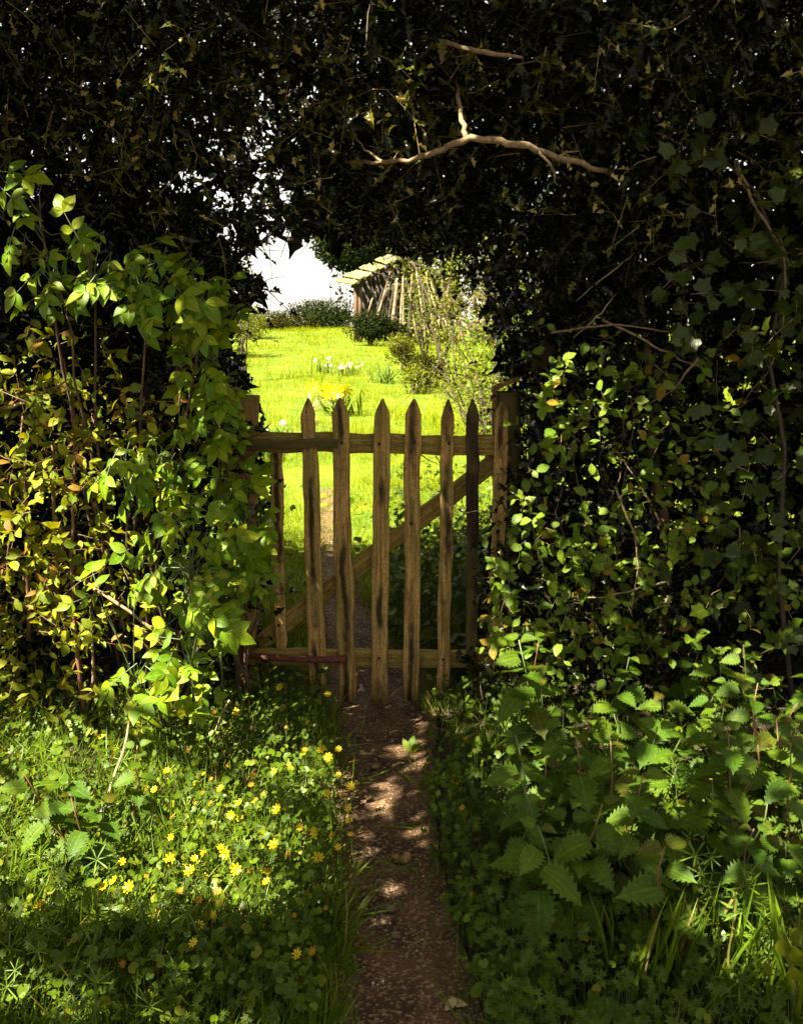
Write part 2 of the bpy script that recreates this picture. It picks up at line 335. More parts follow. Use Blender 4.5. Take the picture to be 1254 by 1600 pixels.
class MB:
    def __init__(s): s.V = []; s.F4 = []; s.F3 = []; s.n = 0
    def add(s, V, F4=(), F3=()):
        s.V.append(np.asarray(V, float))
        if len(F4): s.F4.append(np.asarray(F4)+s.n)
        if len(F3): s.F3.append(np.asarray(F3)+s.n)
        s.n += len(V)
    def tube(s, P, R, n=6, cap=True):
        P = np.asarray(P, float); R = np.asarray(R, float)*np.ones(len(P))
        Tn = nrm(np.gradient(P, axis=0)); ref = np.array([.31, .2, .93]) if abs(Tn[0][2]) < .9 else np.array([1., 0, 0])
        X = nrm(np.cross(Tn, ref)); Y = np.cross(Tn, X); a = np.arange(n)*2*math.pi/n
        V = P[:, None]+R[:, None, None]*(np.cos(a)[None, :, None]*X[:, None]+np.sin(a)[None, :, None]*Y[:, None])
        m = len(P); F4 = [(i*n+j, i*n+(j+1) % n, (i+1)*n+(j+1) % n, (i+1)*n+j) for i in range(m-1) for j in range(n)]
        V = V.reshape(-1, 3); F3 = []
        if cap:
            V = np.vstack([V, P[:1], P[-1:]])
            F3 = [(m*n, (j+1) % n, j) for j in range(n)]+[(m*n+1, (m-1)*n+j, (m-1)*n+(j+1) % n) for j in range(n)]
        s.add(V, F4, F3)
    def rings(s, R):
        """loft closed rings (list of (n,3)), capped"""
        n = len(R[0]); m = len(R); V = np.vstack(R); F4 = [(i*n+j, i*n+(j+1) % n, (i+1)*n+(j+1) % n, (i+1)*n+j) for i in range(m-1) for j in range(n)]
        V = np.vstack([V, [R[0].mean(0)], [R[-1].mean(0)]])
        F3 = [(m*n, (j+1) % n, j) for j in range(n)]+[(m*n+1, (m-1)*n+j, (m-1)*n+(j+1) % n) for j in range(n)]
        s.add(V, F4, F3)
    def build(s, name, mat, parent=None, stuff=False, smooth=True, rel=True):
        V = np.vstack(s.V)-(loc_of(parent) if rel else 0)
        fl = []
        if s.F4: fl.append(np.vstack(s.F4))
        if s.F3: fl.append(np.vstack(s.F3))
        return link(name, rawmesh(name, V, fl, mat, None, smooth), parent, stuff=stuff)
def curve(a, b, sag=.1, n=8, wob=.02):
    a, b = np.asarray(a, float), np.asarray(b, float); t_ = np.linspace(0, 1, n)[:, None]
    P = a+(b-a)*t_; P[:, 2] += (4*t_*(1-t_))[:, 0]*sag
    W = np.cumsum(rng.normal(0, wob, (n, 3)), 0); W -= t_*W[-1]+(1-t_)*W[0]
    return P+W
def rrect(w_, d_, r, z=0, cx=0, cy=0):
    """12 point rounded rectangle ring"""
    pts = []
    for sx, sy in ((1, 1), (-1, 1), (-1, -1), (1, -1)):
        a0 = math.atan2(sy, sx)
        for da in (-math.pi/4, 0, math.pi/4):
            a = a0+da
            pts.append((cx+sx*(w_-r)+r*math.cos(a), cy+sy*(d_-r)+r*math.sin(a), z))
    return np.array(pts)

# ------------------------------------------------------------------ ground, path, field
PE = np.array([(1750, 535, 790), (1600, 540, 758), (1500, 546, 728), (1400, 552, 700), (1300, 560, 685), (1200, 552, 680), (1120, 525, 672), (1060, 510, 650), (1000, 508, 585), (940, 505, 550), (880, 503, 532), (820, 500, 512), (760, 496, 500)], float)
PE[:, 1:] += -30*np.clip((PE[:, :1]-1100)/120, 0, 1)+np.array([[-4., 6.]])
_l = atz(PE[:, 1], PE[:, 0]); _r = atz(PE[:, 2], PE[:, 0])
def path_edges(Y): return np.interp(Y, _l[:, 1], _l[:, 0]), np.interp(Y, _r[:, 1], _r[:, 0])
def gz(x, y):
    """terrain height"""
    x = np.asarray(x, float); y = np.asarray(y, float)
    rise = np.interp(y, [-60, 4, 6, 14, 26, 32, 45, 80, 300, 900], [0, 0, .02, .32, .86, .9, .3, -2.2, -8, -12])
    l, r = path_edges(y); near = (y < 99)
    d = np.maximum(np.maximum(l-x, x-r), 0)
    bank = np.where(near, np.clip(d/.35, 0, 1)*.035+np.clip((d-.3)/1., 0, 1)*.05, .085*1.0)
    bank = bank+(.085-bank)*np.clip((y-5.)/1.6, 0, 1)
    bump = .012*np.sin(x*5.1+y*2.3)+.01*np.sin(x*2.2-y*4.7)
    far = np.clip((y-6)/10, 0, 1)*.06*np.sin(x*.7+1)*np.sin(y*.5)
    return rise+bank+bump*np.clip(d/.2, 0, 1)*np.clip((9-y)/2, 0, 1)+far
def sheet(name, xs, ys, mat, dz=0, kind='structure', fn=gz):
    X, Y = np.meshgrid(xs, ys); Z = fn(X, Y)+dz
    n, m_ = len(xs), len(ys); V = np.stack([X, Y, Z], -1).reshape(-1, 3)
    i = np.arange(m_-1)[:, None]*n+np.arange(n-1)[None]
    Fq = np.stack([i, i+1, i+n+1, i+n], -1).reshape(-1, 4)
    o = link(name, rawmesh(name, V, Fq, mat)); o['kind'] = kind; return o
def gzlow(x, y):
    l, r = path_edges(y); d = np.minimum(x-l, r-x)
    return gz(x, y)-.045*np.clip((d+.01)/.03, 0, 1)*np.clip((6.2-np.asarray(y))/.8, 0, 1)
sheet('ground', np.concatenate([[-40, -12, -5], np.linspace(-3, 3, 121), [5, 12, 40]]), np.concatenate([[-30, -8, -2], np.linspace(.5, 3.4, 60)]), M['soil'], fn=gzlow)
sheet('meadow', np.concatenate([[-900, -300, -90, -40], np.linspace(-20, -2.2, 40), np.linspace(-2, 2, 81), np.linspace(2.2, 20, 40), [40, 90, 300, 900]]), np.concatenate([np.linspace(3.4, 12, 80), np.linspace(12.5, 45, 60), [60, 80, 130, 200, 300, 500, 900]]), M['field'], fn=gzlow)
ys = np.linspace(.9, 6.6, 110); l, r = path_edges(ys); k = np.linspace(0, 1, 15)
X = l[:, None]-.03+(r-l+.06)[:, None]*k[None]; Y = np.repeat(ys[:, None], 15, 1)
X = X+.012*np.sin(Y*23)*(k-.5)[None]
Z = gz(X, Y)+.008-.02*np.sin(k*math.pi)[None]+.010*(1-np.clip(1-np.abs(k-.5)*2, 0, 1))[None]*0+.006*np.sin(X*31)*np.sin(Y*27)
Z = np.maximum(Z, -.02)+.012
i = np.arange(109)[:, None]*15+np.arange(14)[None]
o = link('path', rawmesh('path', np.stack([X, Y, Z], -1).reshape(-1, 3), np.stack([i, i+1, i+16, i+15], -1).reshape(-1, 4), M['gravel'])); o['kind'] = 'structure'
# gravel
ico = np.array([(0, 0, 1), (.9, 0, .1), (.2, .85, -.1), (-.8, .4, .1), (-.6, -.7, 0), (.4, -.9, .15), (0, 0, -.6)], float)
icf = np.array([(0, 1, 2), (0, 2, 3), (0, 3, 4), (0, 4, 5), (0, 5, 1), (6, 2, 1), (6, 3, 2), (6, 4, 3), (6, 5, 4), (6, 1, 5)])
T['peb'] = (ico, icf, np.zeros((7, 2)))
n = 24000; y = 1.1+5.2*rng.random(n)**1.6; l, r = path_edges(y); kk = rng.beta(1.3, 1.3, n); x = l-.04+(r-l+.08)*kk
z = gz(x, y)+.014-.02*np.sin(np.clip(kk, 0, 1)*math.pi)
s = .0018+.0046*rng.random(n)**2.2+.006*(rng.random(n) > .985)
A = frames(np.stack([x, y, z], -1), rng.normal(0, 1, (n, 3))*[1, 1, .2], np.tile([0, 0, 1.], (n, 1))+rng.normal(0, .3, (n, 3)), s)
bulk('gravel', 'peb', A, M['pebble'])
# a few larger stones, each a thing
for i, (px, py, sz, lab) in enumerate([(628, 1342, .028, 'mossy yellow stone set in the middle of the gravel path'), (585, 1198, .018, 'small brown stone on the path below the gate'),
                      (660, 1252, .014, 'small grey stone at the right edge of the path'), (610, 1420, .016, 'pale pebble on the path at the foot of the picture')]):
    c = atz(px, py, 0.01); rt = None; mb = MB(); R = []
    for q, (zz, rr) in enumerate(((-.4, .5), (0, .95), (.3, .85), (.5, .5))):
        a = np.arange(9)*2*math.pi/9; R.append(np.stack([c[0]+sz*rr*np.cos(a)*(1+.2*np.sin(3*a+i)), c[1]+sz*rr*np.sin(a)*.8, c[2]+sz*zz*np.ones(9)+.002*np.sin(2*a)], -1))
    mb.rings(R); o = mb.build('stone', M['pebble'] if i != 0 else M['picket']); o['label'] = lab; o['category'] = 'stone'; o['group'] = 'larger stones on the path'
# ------------------------------------------------------------------ the gate
GY = 3.15
g = root('picket_gate', at(590, 1060, GY), 'old weathered wooden picket gate with pointed pales and diagonal brace, closed across the path', 'gate')
def board(name, p0, p1, hw, ht, mat, parent, point=False, wob=.0022, hw1=None, seg=14, foot=0.):
    """a plank from p0 to p1 along its local z; hw half width, ht half thickness"""
    p0, p1 = np.array(p0, float), np.array(p1, float); L = np.linalg.norm(p1-p0); hw1 = hw1 or hw
    pw_ = U(1.3, 2.1); tipx = rng.normal(0, .0025)
    R = []; zs = list(np.linspace(0, L, seg)) if not point else list(np.linspace(0, L-.075, seg))+[L-.055, L-.036, L-.018, L-.006, L]
    for i, z in enumerate(zs):
        k_ = z/L; h_ = hw+(hw1-hw)*k_; h_ *= 1+rng.normal(0, .04)
        cx = rng.normal(0, wob)
        if point:
            e = (z-(L-.075))/.075
            if e > 0: h_ = h_*(1-e**pw_)*.97+.003; cx = tipx*e
        if i == 0: h_ *= .93
        R.append(rrect(h_, ht*(1 if not (point and z > L-.01) else .6), min(ht, h_)*.45, z, cx))
    mb = MB(); mb.rings(R)
    me = rawmesh(name, mb.V[0], [mb.F4[0], mb.F3[0]], mat, None, True)
    zc = nrm(p1-p0); yc = nrm(np.cross(zc, np.array([1., 0, 0]))) if abs(zc[0]) < .9 else nrm(np.cross(zc, np.array([0, 0, -1.])))
    if yc[1] < 0: yc = -yc
    xc = np.cross(yc, zc)
    Mx = np.eye(4); Mx[:3, 0] = xc; Mx[:3, 1] = yc; Mx[:3, 2] = zc; Mx[:3, 3] = p0-loc_of(parent)
    return link(name, me, parent, Matrix(Mx.tolist()))
fp = GY-.028; pickets = {}
px2m = 3.15/1400/.98
PK = [  # top x, y, bottom x, y, half width top/bottom px, pointed
    (431, 702, 440, 1022, 9.5, 8.5, False), (480, 622, 497, 1078, 11.5, 14, True), (531, 621, 542, 1102, 13, 14, True), (597, 623, 592, 1102, 12, 14, True),
    (645, 623, 642, 1100, 12.5, 12.5, True), (700, 624, 691, 1088, 9.5, 10.5, True), (738, 624, 737, 1042, 10, 9, True), (784, 626, 772, 1040, 10.5, 11, True)]
for i, (tx, ty, bx_, by, h1, h0, pt) in enumerate(PK):
    yy = fp if i else GY+.01
    if i == 7: yy = GY-.01
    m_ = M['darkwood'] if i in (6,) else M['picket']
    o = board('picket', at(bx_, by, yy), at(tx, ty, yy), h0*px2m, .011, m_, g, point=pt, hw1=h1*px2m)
    pickets[i] = o
    if i == 0: o['label'] = 'short broken picket without a point'
board('top_rail', at(386, 690, GY+.012), at(782, 697, GY+.012), 15*px2m, .016, M['rail'], g)
board('bottom_rail', at(384, 1025, GY+.012), at(774, 1030, GY+.012), 14.5*px2m, .016, M['rail'], g)
board('diagonal_brace', at(398, 1012, GY+.046), at(790, 706, GY+.046), 14*px2m, .014, M['rail'], g)
board('stile', at(393, 1045, GY+.012+.034), at(386, 672, GY+.046), 9*px2m, .014, M['rail'], g)
# strap hinges: dark timber bar at the top, rusty iron bar at the bottom
board('hinge_bar', at(368, 696, fp-.022), at(527, 693, fp-.022), 7*px2m, .007, M['darkwood'], g)
mb = MB(); P_ = np.array([at(383, 1024, fp-.03), at(430, 1028, fp-.03), at(480, 1031, fp-.028), at(520, 1031, fp-.028), at(540, 1030, fp-.024)])
mb.tube(P_, [.011, .012, .0115, .012, .015], 8); hb = mb.build('hinge_bar', M['rust'], g); hb['label'] = 'rusty round iron bar'
for (hx, hy, pi) in [(534, 692, 2), (592, 694, 3), (647, 691, 4), (701, 693, 5), (484, 690, 1), (535, 905, 2), (537, 934, 2), (592, 1029, 3), (643, 1031, 4), (692, 1031, 5), (433, 983, 0), (642, 818, 4)]:
    mb = MB(); c = at(hx, hy, fp-.0135); a = np.arange(8)*math.pi/4
    if pi == 0: c[1] = GY-.004
    rr = .0058
    mb.rings([np.stack([c[0]+rr*np.cos(a), np.full(8, c[1]+.004), c[2]+rr*1.2*np.sin(a)], -1), np.stack([c[0]+rr*.8*np.cos(a), np.full(8, c[1]), c[2]+rr*np.sin(a)], -1)])
    o = mb.build('nail_head', M['black'], g)
# posts either side
gp = root('gate_post', at(383, 1100, GY+.06), 'reddish brown gate post half buried in elder leaves on the hinge side', 'post')
board('post_shaft', at(383, 1110, GY+.07), at(383, 618, GY+.07), .042, .045, M['postwood'], gp)
gp2 = root('gate_post', at(790, 1080, GY+.12), 'dark square gate post with slanted weathered top on the right of the gate', 'post')
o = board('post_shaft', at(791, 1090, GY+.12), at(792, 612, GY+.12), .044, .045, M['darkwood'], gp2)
mb = MB(); a0 = at(769, 640, GY+.06); b0 = at(808, 640, GY+.06)
V = []
for yy in (GY+.05, GY+.07):
    V += [at(768, 700, yy), at(776, 700, yy), at(776, 606, yy), at(768, 611, yy)]
mb.add(V, [(0, 1, 2, 3), (7, 6, 5, 4), (0, 4, 5, 1), (1, 5, 6, 2), (2, 6, 7, 3), (3, 7, 4, 0)]); mb.build('side_board', M['postwood'], gp2, smooth=False)
V = []
for yy in (GY+.06, GY+.18):
    V += [at(767, 613, yy), at(809, 595, yy), at(809, 588, yy), at(767, 604, yy)]
mb = MB(); mb.add(V, [(0, 1, 2, 3), (7, 6, 5, 4), (0, 4, 5, 1), (1, 5, 6, 2), (2, 6, 7, 3), (3, 7, 4, 0)]); mb.build('slanted_cap', M['postwood'], gp2, smooth=False)

# ------------------------------------------------------------------ hedge densities (in photograph coordinates of the hedge face)
OPEN = np.array([(404, 1108), (404, 940), (408, 800), (398, 700), (390, 620), (380, 585), (366, 545), (350, 530), (362, 498), (382, 470), (408, 462), (410, 436), (394, 428), (378, 412),
                 (380, 392), (405, 380), (440, 360), (470, 362), (500, 370), (540, 368), (600, 372), (630, 390), (655, 404), (700, 404), (736, 430), (760, 470), (772, 520), (784, 560), (800, 590),
                 (808, 640), (802, 720), (778, 770), (764, 830), (752, 900), (758, 960), (766, 1010), (740, 1060), (690, 1108)], float)
def inpoly(x, y, P):
    x = np.asarray(x, float); y = np.asarray(y, float); c = np.zeros(x.shape, bool); j = len(P)-1
    for i in range(len(P)):
        xi, yi = P[i]; xj, yj = P[j]
        c ^= ((yi > y) != (yj > y)) & (x < (xj-xi)*(y-yi)/(yj-yi+1e-9)+xi); j = i
    return c
def gs(x, y, cx, cy, rx, ry): return np.exp(-(((x-cx)/rx)**2+((y-cy)/ry)**2))
def patch(x, y, s, ph=0):
    return .5+.25*(np.sin(x/s+ph)*np.cos(y/s*1.3+ph*2)+np.sin(x/s*2.1-y/s*1.7+ph))
def dens(x, y):
    d = np.ones(np.shape(x))
    d -= .62*gs(x, y, 400, 335, 90, 60)
    d -= .3*gs(x, y, 410, 235, 85, 65)
    d -= .3*gs(x, y, 480, 130, 190, 60)
    d -= .3*gs(x, y, 350, 190, 110, 60)
    d -= .75*gs(x, y, 800, 385, 75, 50)
    d -= .35*gs(x, y, 800, 290, 170, 35)
    d -= .35*gs(x, y, 330, 300, 60, 60)
    d += -.25*(patch(x, y, 31) > .72)*(y < 420)
    return np.where(inpoly(x, y, OPEN), 0, np.clip(d, .03, 1))
def light(x, y):
    """how much sun the added, unseen crown lets through onto the hedge face and the verge"""
    L = np.full(np.shape(x), .03)
    for cx, cy, rx, ry, a in [(-60, 850, 220, 420, .8), (150, 560, 230, 330, .9), (230, 960, 200, 260, .8), (200, 1360, 300, 150, .45), (860, 160, 330, 130, .3), (350, 160, 330, 130, .3), (150, 430, 170, 90, .4), (30, 330, 60, 80, .7), (250, 500, 90, 40, .5), (110, 860, 150, 260, .85), (250, 850, 110, 180, .9), (330, 850, 60, 80, .55), (250, 1080, 90, 70, .95), (60, 650, 110, 100, .55),
                              (215, 1340, 250, 110, .7), (420, 1300, 130, 120, .8), (130, 1580, 340, 40, 1.1), (300, 1200, 230, 80, .6), (460, 1150, 80, 70, .35), (70, 1230, 90, 100, .8),
                              (860, 1190, 110, 120, .3), (1050, 1250, 60, 180, .7), (930, 1280, 100, 90, .35), (1010, 1450, 170, 80, .45), (1120, 1390, 90, 90, .55), (1225, 1470, 60, 90, 1.2), (1210, 1240, 50, 110, .6),
                              (720, 1230, 50, 70, .25), (625, 1330, 45, 60, 1.3), (610, 1570, 70, 50, .3), (600, 1150, 60, 30, .3),
                              (1090, 290, 35, 60, .8), (1210, 560, 45, 100, .75), (1190, 440, 60, 60, .5), (930, 630, 110, 110, .5), (1060, 870, 90, 70, .5), (900, 900, 100, 60, .35), (780, 235, 170, 32, 1.1), (740, 210, 40, 30, .6),
                              (450, 150, 190, 90, .55), (930, 60, 130, 60, .55), (1000, 190, 120, 60, .3), (730, 270, 40, 30, .7), (200, 150, 200, 120, .12), (1000, 150, 200, 100, .15), (600, 850, 130, 280, .3), (620, 1320, 60, 60, .1), (1240, 1100, 60, 400, .15)]:
        L = L+a*gs(x, y, cx, cy, rx, ry)
    L = L*(1-.85*gs(x, y, 625, 1330, 90, 420))*np.where((x > 650) & (y > 1000), .42, 1)*(1-.5*gs(x, y, 200, 1500, 240, 45))
    for cx, cy, rx, ry, a in [(1055, 1250, 45, 130, .7), (1130, 1400, 70, 60, .5), (1230, 1470, 50, 80, .9), (1215, 1230, 40, 90, .5), (1010, 1450, 150, 50, .3)]: L = L+a*gs(x, y, cx, cy, rx, ry)
    return np.clip(L, 0, 1)

# ------------------------------------------------------------------ twiggy foliage generator
def spray(P0, D0, nleaf, tlen, lsize, nbias, spread=.9, njit=.45):
    """leaves alternate along short twigs. returns leaf frames and twig end points"""
    n = len(P0); D0 = nrm(D0); k_ = (np.arange(nleaf)+.5)/nleaf
    ref = np.tile([.2, .1, 1.], (n, 1)); S1 = nrm(np.cross(D0, ref)); S2 = np.cross(D0, S1)
    L = tlen*(.6+.8*rng.random(n))
    P = P0[:, None]+D0[:, None]*(L[:, None]*k_[None])[..., None]
    P[..., 2] -= (L[:, None]*k_[None]**2)*.25
    ph = rng.random(n)[:, None]*6.28+np.arange(nleaf)[None]*2.4
    side = np.cos(ph)[..., None]*S1[:, None]+np.sin(ph)[..., None]*S2[:, None]
    D = nrm(D0[:, None]*.5+side*spread+rng.normal(0, .25, P.shape))
    N = np.array(nbias)[None, None]+rng.normal(0, njit, P.shape)
    S = lsize*(.6+.7*rng.random(P.shape[:2]))
    return frames(P.reshape(-1, 3), D.reshape(-1, 3), N.reshape(-1, 3), S.ravel()), P0, P[:, -1]
def twigs_mesh(name, A_, B_, r, mat, parent):
    """thin three sided twigs between pairs of points, bent in the middle"""
    n = len(A_); D = nrm(B_-A_); X = nrm(np.cross(D, np.tile([.3, .2, .9], (n, 1)))); Y = np.cross(D, X)
    mid = (A_+B_)/2+rng.normal(0, .006, (n, 3)); mid[:, 2] += .05*np.linalg.norm(B_-A_, axis=1)
    V = np.zeros((n, 9, 3))
    for j, (C, q) in enumerate(((A_, 1.), (mid, .75), (B_, .4))):
        for k_ in range(3):
            a = k_*2.094; V[:, 3*j+k_] = C+(X*math.cos(a)+Y*math.sin(a))*(r*q)[:, None]
    fq = np.array([(0, 1, 4, 3), (1, 2, 5, 4), (2, 0, 3, 5), (3, 4, 7, 6), (4, 5, 8, 7), (5, 3, 6, 8)])
    Fq = fq[None]+(np.arange(n)*9)[:, None, None]
    return link(name, rawmesh(name, V.reshape(-1, 3)-loc_of(parent), Fq.reshape(-1, 4), mat), parent, stuff=True)
def sample(n, box, dfn, Y0, Y1, pw=1.5, zmin=.08):
    px = U(box[0], box[2], n); py = U(box[1], box[3], n)
    keep = rng.random(n) < dfn(px, py); px, py = px[keep], py[keep]
    u = rng.random(len(px))**pw
    y0 = Y0(px, py) if callable(Y0) else Y0; Y = y0+(Y1-y0)*u
    P = at(px, py, Y); k_ = (P[:, 2] > zmin) & (P[:, 2] < 2.75+.08*np.sin(P[:, 0]*3))
    return P[k_]
def front(px, py):
    """hedge face: the top leans out over the lane, the sides curve into the gateway"""
    f = 2.95-.45*np.clip((330-py)/330, 0, 1)
    e = np.clip(1-np.minimum(np.abs(px-400), np.abs(px-800))/130, 0, 1)*((px < 400) | (px > 800))*(py > 380)
    return f+.12*e+.06*np.sin(px/57)+.06*np.sin(py/49+px/90)
out_d = lambda n: rng.normal(0, 1, (n, 3))*[1, .6, .8]+[0, -.55, 0]
clump = lambda x, y, s=40, ph=0, lo=.35: np.where(patch(x, y, s, ph) > .42, 1, lo)

# --- left holly, right holly, and the tree whose boughs roof the gateway
def holly_thing(name, loc, label, cat, box, nt_, extra, nind=300, thick=4.3):
    rt = root(name, loc, label, cat)
    fn = lambda x, y: dens(x, y)*extra(x, y)
    P0 = sample(nt_, box, lambda x, y: fn(x, y)*clump(x, y, 33, 1), front, thick, 1.7)
    A1, a, b = spray(P0, out_d(len(P0)), 8, .15, .042, (-.1, -.25, .8), njit=.65)
    px, py, _ = proj(A1[:, :3, 3]); keep = rng.random(len(px)) < np.where(inpoly(px, py, OPEN), .22, 1)
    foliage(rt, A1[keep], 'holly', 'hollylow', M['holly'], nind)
    twigs_mesh('twigs', a, b, U(.0012, .003, len(a)), M['twig'], rt)
    # deep inner foliage that closes the hedge
    P1 = sample(int(nt_*.75), box, fn, 3.4, 4.15 if name == 'holly_tree' else 4.4, 1)
    if name == 'holly_bush':
        P1 = np.vstack([P1, sample(int(nt_*.8), (box[0] if box[0] < 0 else 850, 330 if box[0] < 0 else -300, min(box[2], 355) if box[0] < 0 else box[2], 1150), lambda x, y: np.where(inpoly(x, y, OPEN) | (np.abs(x-420) < 60)*(y < 480), 0, 1), 3.7, 4.6, 1)])
    A2 = frames(P1, rng.normal(0, 1, P1.shape), rng.normal(0, 1, P1.shape), U(.07, .13, len(P1)))
    px, py, _ = proj(A2[:, :3, 3]); A2 = A2[~inpoly(px, py, OPEN)]
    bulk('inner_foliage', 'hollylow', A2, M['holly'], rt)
    return rt
hl = holly_thing('holly_bush', at(250, 1130, 3.4), 'dark spiny holly filling the hedge left of the gate behind the pale elder leaves', 'holly bush', (-420, 330, 420, 1150), 5200, lambda x, y: np.where(y > 330, 1, 0))
hr = holly_thing('holly_bush', at(1010, 1130, 3.4), 'dark holly bush filling the hedge right of the gate behind a thin trunk', 'holly bush', (740, 330, 1700, 1150), 6200, lambda x, y: 1)
hc = holly_thing('holly_tree', at(860, 1090, 3.5), 'dark holly tree arching over the gateway with one lit bare branch across the top', 'tree', (-420, -300, 1700, 400), 13500, lambda x, y: 1, thick=3.95)
# extra yellow-brown sprigs, coloured pale to stand in for sun glints on the holly
P0 = sample(3000, (-200, -200, 1500, 420), lambda x, y: dens(x, y)*(.12+.9*gs(x, y, 520, 130, 200, 110)+.7*gs(x, y, 950, 60, 150, 80)+.5*gs(x, y, 260, 190, 200, 120)+.4*gs(x, y, 1100, 230, 140, 130)), lambda x, y: front(x, y)-.16, 2.75, 1)
A1, a, b = spray(P0, out_d(len(P0)), 6, .10, .026, (-.1, -.3, .8), njit=1.1)
foliage(hc, A1, 'hollylow', 'hollylow', M['sprig'], 0, rest='glint_foliage')
twigs_mesh('twigs', a, b, U(.001, .002, len(a)), M['bark'], hc)
# big visible branches of the arching tree
def branch(parent, pts, rads, mat, name='branch', n=9, sub=4):
    P = np.array([at(x, y, Y) for x, y, Y in pts]); k_ = np.linspace(0, len(P)-1, (len(P)-1)*sub+1)
    Q = np.stack([np.interp(k_, np.arange(len(P)), P[:, j]) for j in range(3)], -1)
    Q[1:-1] = (Q[:-2]+2*Q[1:-1]+Q[2:])/4; Q[1:-1] += rng.normal(0, .0025, Q[1:-1].shape)
    R = np.interp(k_, np.arange(len(P)), rads)*(1+rng.normal(0, .06, len(Q)))
    mb = MB(); mb.tube(Q, R, n); return mb.build(name, mat, parent)
branch(hc, [(535, 252, 2.85), (580, 254, 2.6), (640, 252, 2.46), (680, 236, 2.4), (722, 220, 2.36), (780, 218, 2.34), (825, 230, 2.34), (870, 245, 2.38), (925, 261, 2.48), (955, 272, 2.95), (1000, 300, 3.3)], [.004, .005, .006, .0072, .008, .0086, .0086, .0075, .0065, .010, .012], M['bark'])
branch(hc, [(728, 218, 2.36), (722, 190, 2.4), (716, 150, 2.5), (712, 110, 2.75)], [.0065, .006, .005, .003], M['bark'])
branch(hc, [(655, 247, 2.74), (650, 215, 2.8), (640, 190, 2.9)], [.006, .005, .003], M['twig'])
branch(hc, [(660, 245, 2.74), (655, 265, 2.72), (650, 285, 2.72)], [.005, .004, .002], M['bark'])
branch(hc, [(690, 66, 2.5), (710, 70, 2.4), (760, 84, 2.34), (815, 90, 2.4)], [.004, .005, .006, .004], M['bark'])
for pts in [[(300, 330, 3.4), (380, 350, 3.3), (440, 348, 3.2), (480, 376, 3.2)], [(470, 376, 3.2), (440, 372, 3.25), (415, 350, 3.3), (390, 300, 3.5)], [(480, 376, 3.2), (476, 340, 3.3), (500, 280, 3.5), (560, 200, 3.8)],
            [(300, 300, 3.6), (400, 250, 3.5), (520, 230, 3.6), (640, 200, 3.7)], [(780, 430, 3.5), (800, 350, 3.4), (850, 270, 3.5), (930, 200, 3.6)], [(740, 440, 3.6), (820, 400, 3.5), (900, 330, 3.4)],
            [(500, 520, 3.9), (470, 300, 3.9), (430, 180, 3.8)][1:], [(420, 180, 3.4), (500, 110, 3.3), (600, 60, 3.3)], [(350, 420, 3.3), (380, 395, 3.2), (410, 360, 3.25)]]:
    branch(hc, pts, np.linspace(.011, .004, len(pts)), M['twig'], n=6)
branch(hc, [(870, 1095, 3.5), (850, 900, 3.5), (842, 700, 3.5), (846, 560, 3.5), (880, 420, 3.5), (900, 200, 3.5), (820, 0, 3.4), (700, -100, 3.3)], [.06, .05, .048, .045, .04, .035, .03, .02], M['trunk'], 'trunk', 12)
branch(hr, [(1036, 1120, 3.05), (1036, 830, 3.0), (1020, 720, 2.98), (1022, 620, 2.98), (1008, 520, 3.0), (998, 440, 3.05), (960, 330, 3.15)], [.022, .020, .017, .015, .013, .011, .008], M['trunk'], 'trunk', 10)
branch(hl, [(225, 1150, 3.15), (232, 900, 3.1), (240, 720, 3.08), (225, 620, 3.1), (260, 500, 3.2)], [.026, .022, .02, .018, .015], M['trunk'], 'trunk', 10)
branch(hl, [(240, 690, 3.05), (262, 640, 2.95), (278, 575, 2.92), (300, 540, 2.95)], [.011, .009, .008, .006], M['trunk'], n=7)
for pts in [[(900, 470, 2.95), (955, 425, 2.8), (990, 395, 2.85)], [(895, 528, 2.9), (930, 497, 2.85), (960, 460, 2.9)]]:
    branch(hr, pts, [.002, .0025, .0015], M['straw'], n=5)
for pts in [[(1036, 830, 2.95), (1000, 760, 2.9), (960, 700, 2.9)], [(940, 500, 2.9), (1010, 535, 2.8), (1060, 560, 2.8), (1110, 585, 2.85)], [(860, 520, 2.9), (960, 505, 2.85), (1060, 520, 2.9)], [(960, 760, 2.8), (1000, 860, 2.75), (985, 960, 2.75)],
            [(1090, 560, 2.7), (1050, 610, 2.75), (1000, 640, 2.8)], [(1040, 910, 2.8), (960, 930, 2.7), (880, 940, 2.8)], [(1175, 1075, 2.6), (1180, 1130, 2.5), (1186, 1190, 2.45)], [(1150, 250, 2.7), (1180, 330, 2.7), (1230, 400, 2.7), (1215, 560, 2.7), (1160, 630, 2.8)]]:
    branch(hr, pts, np.linspace(.0045, .002, len(pts)), M['bark'], n=5)
for pts in [[(870, 245, 2.38), (885, 238, 2.42), (905, 236, 2.5)], [(600, 254, 2.56), (570, 235, 2.6), (548, 200, 2.7)], [(840, 234, 2.35), (862, 262, 2.35), (870, 290, 2.4)]]:
    branch(hc, pts, [.004, .003, .0015], M['bark'], 'side_twig', n=6)
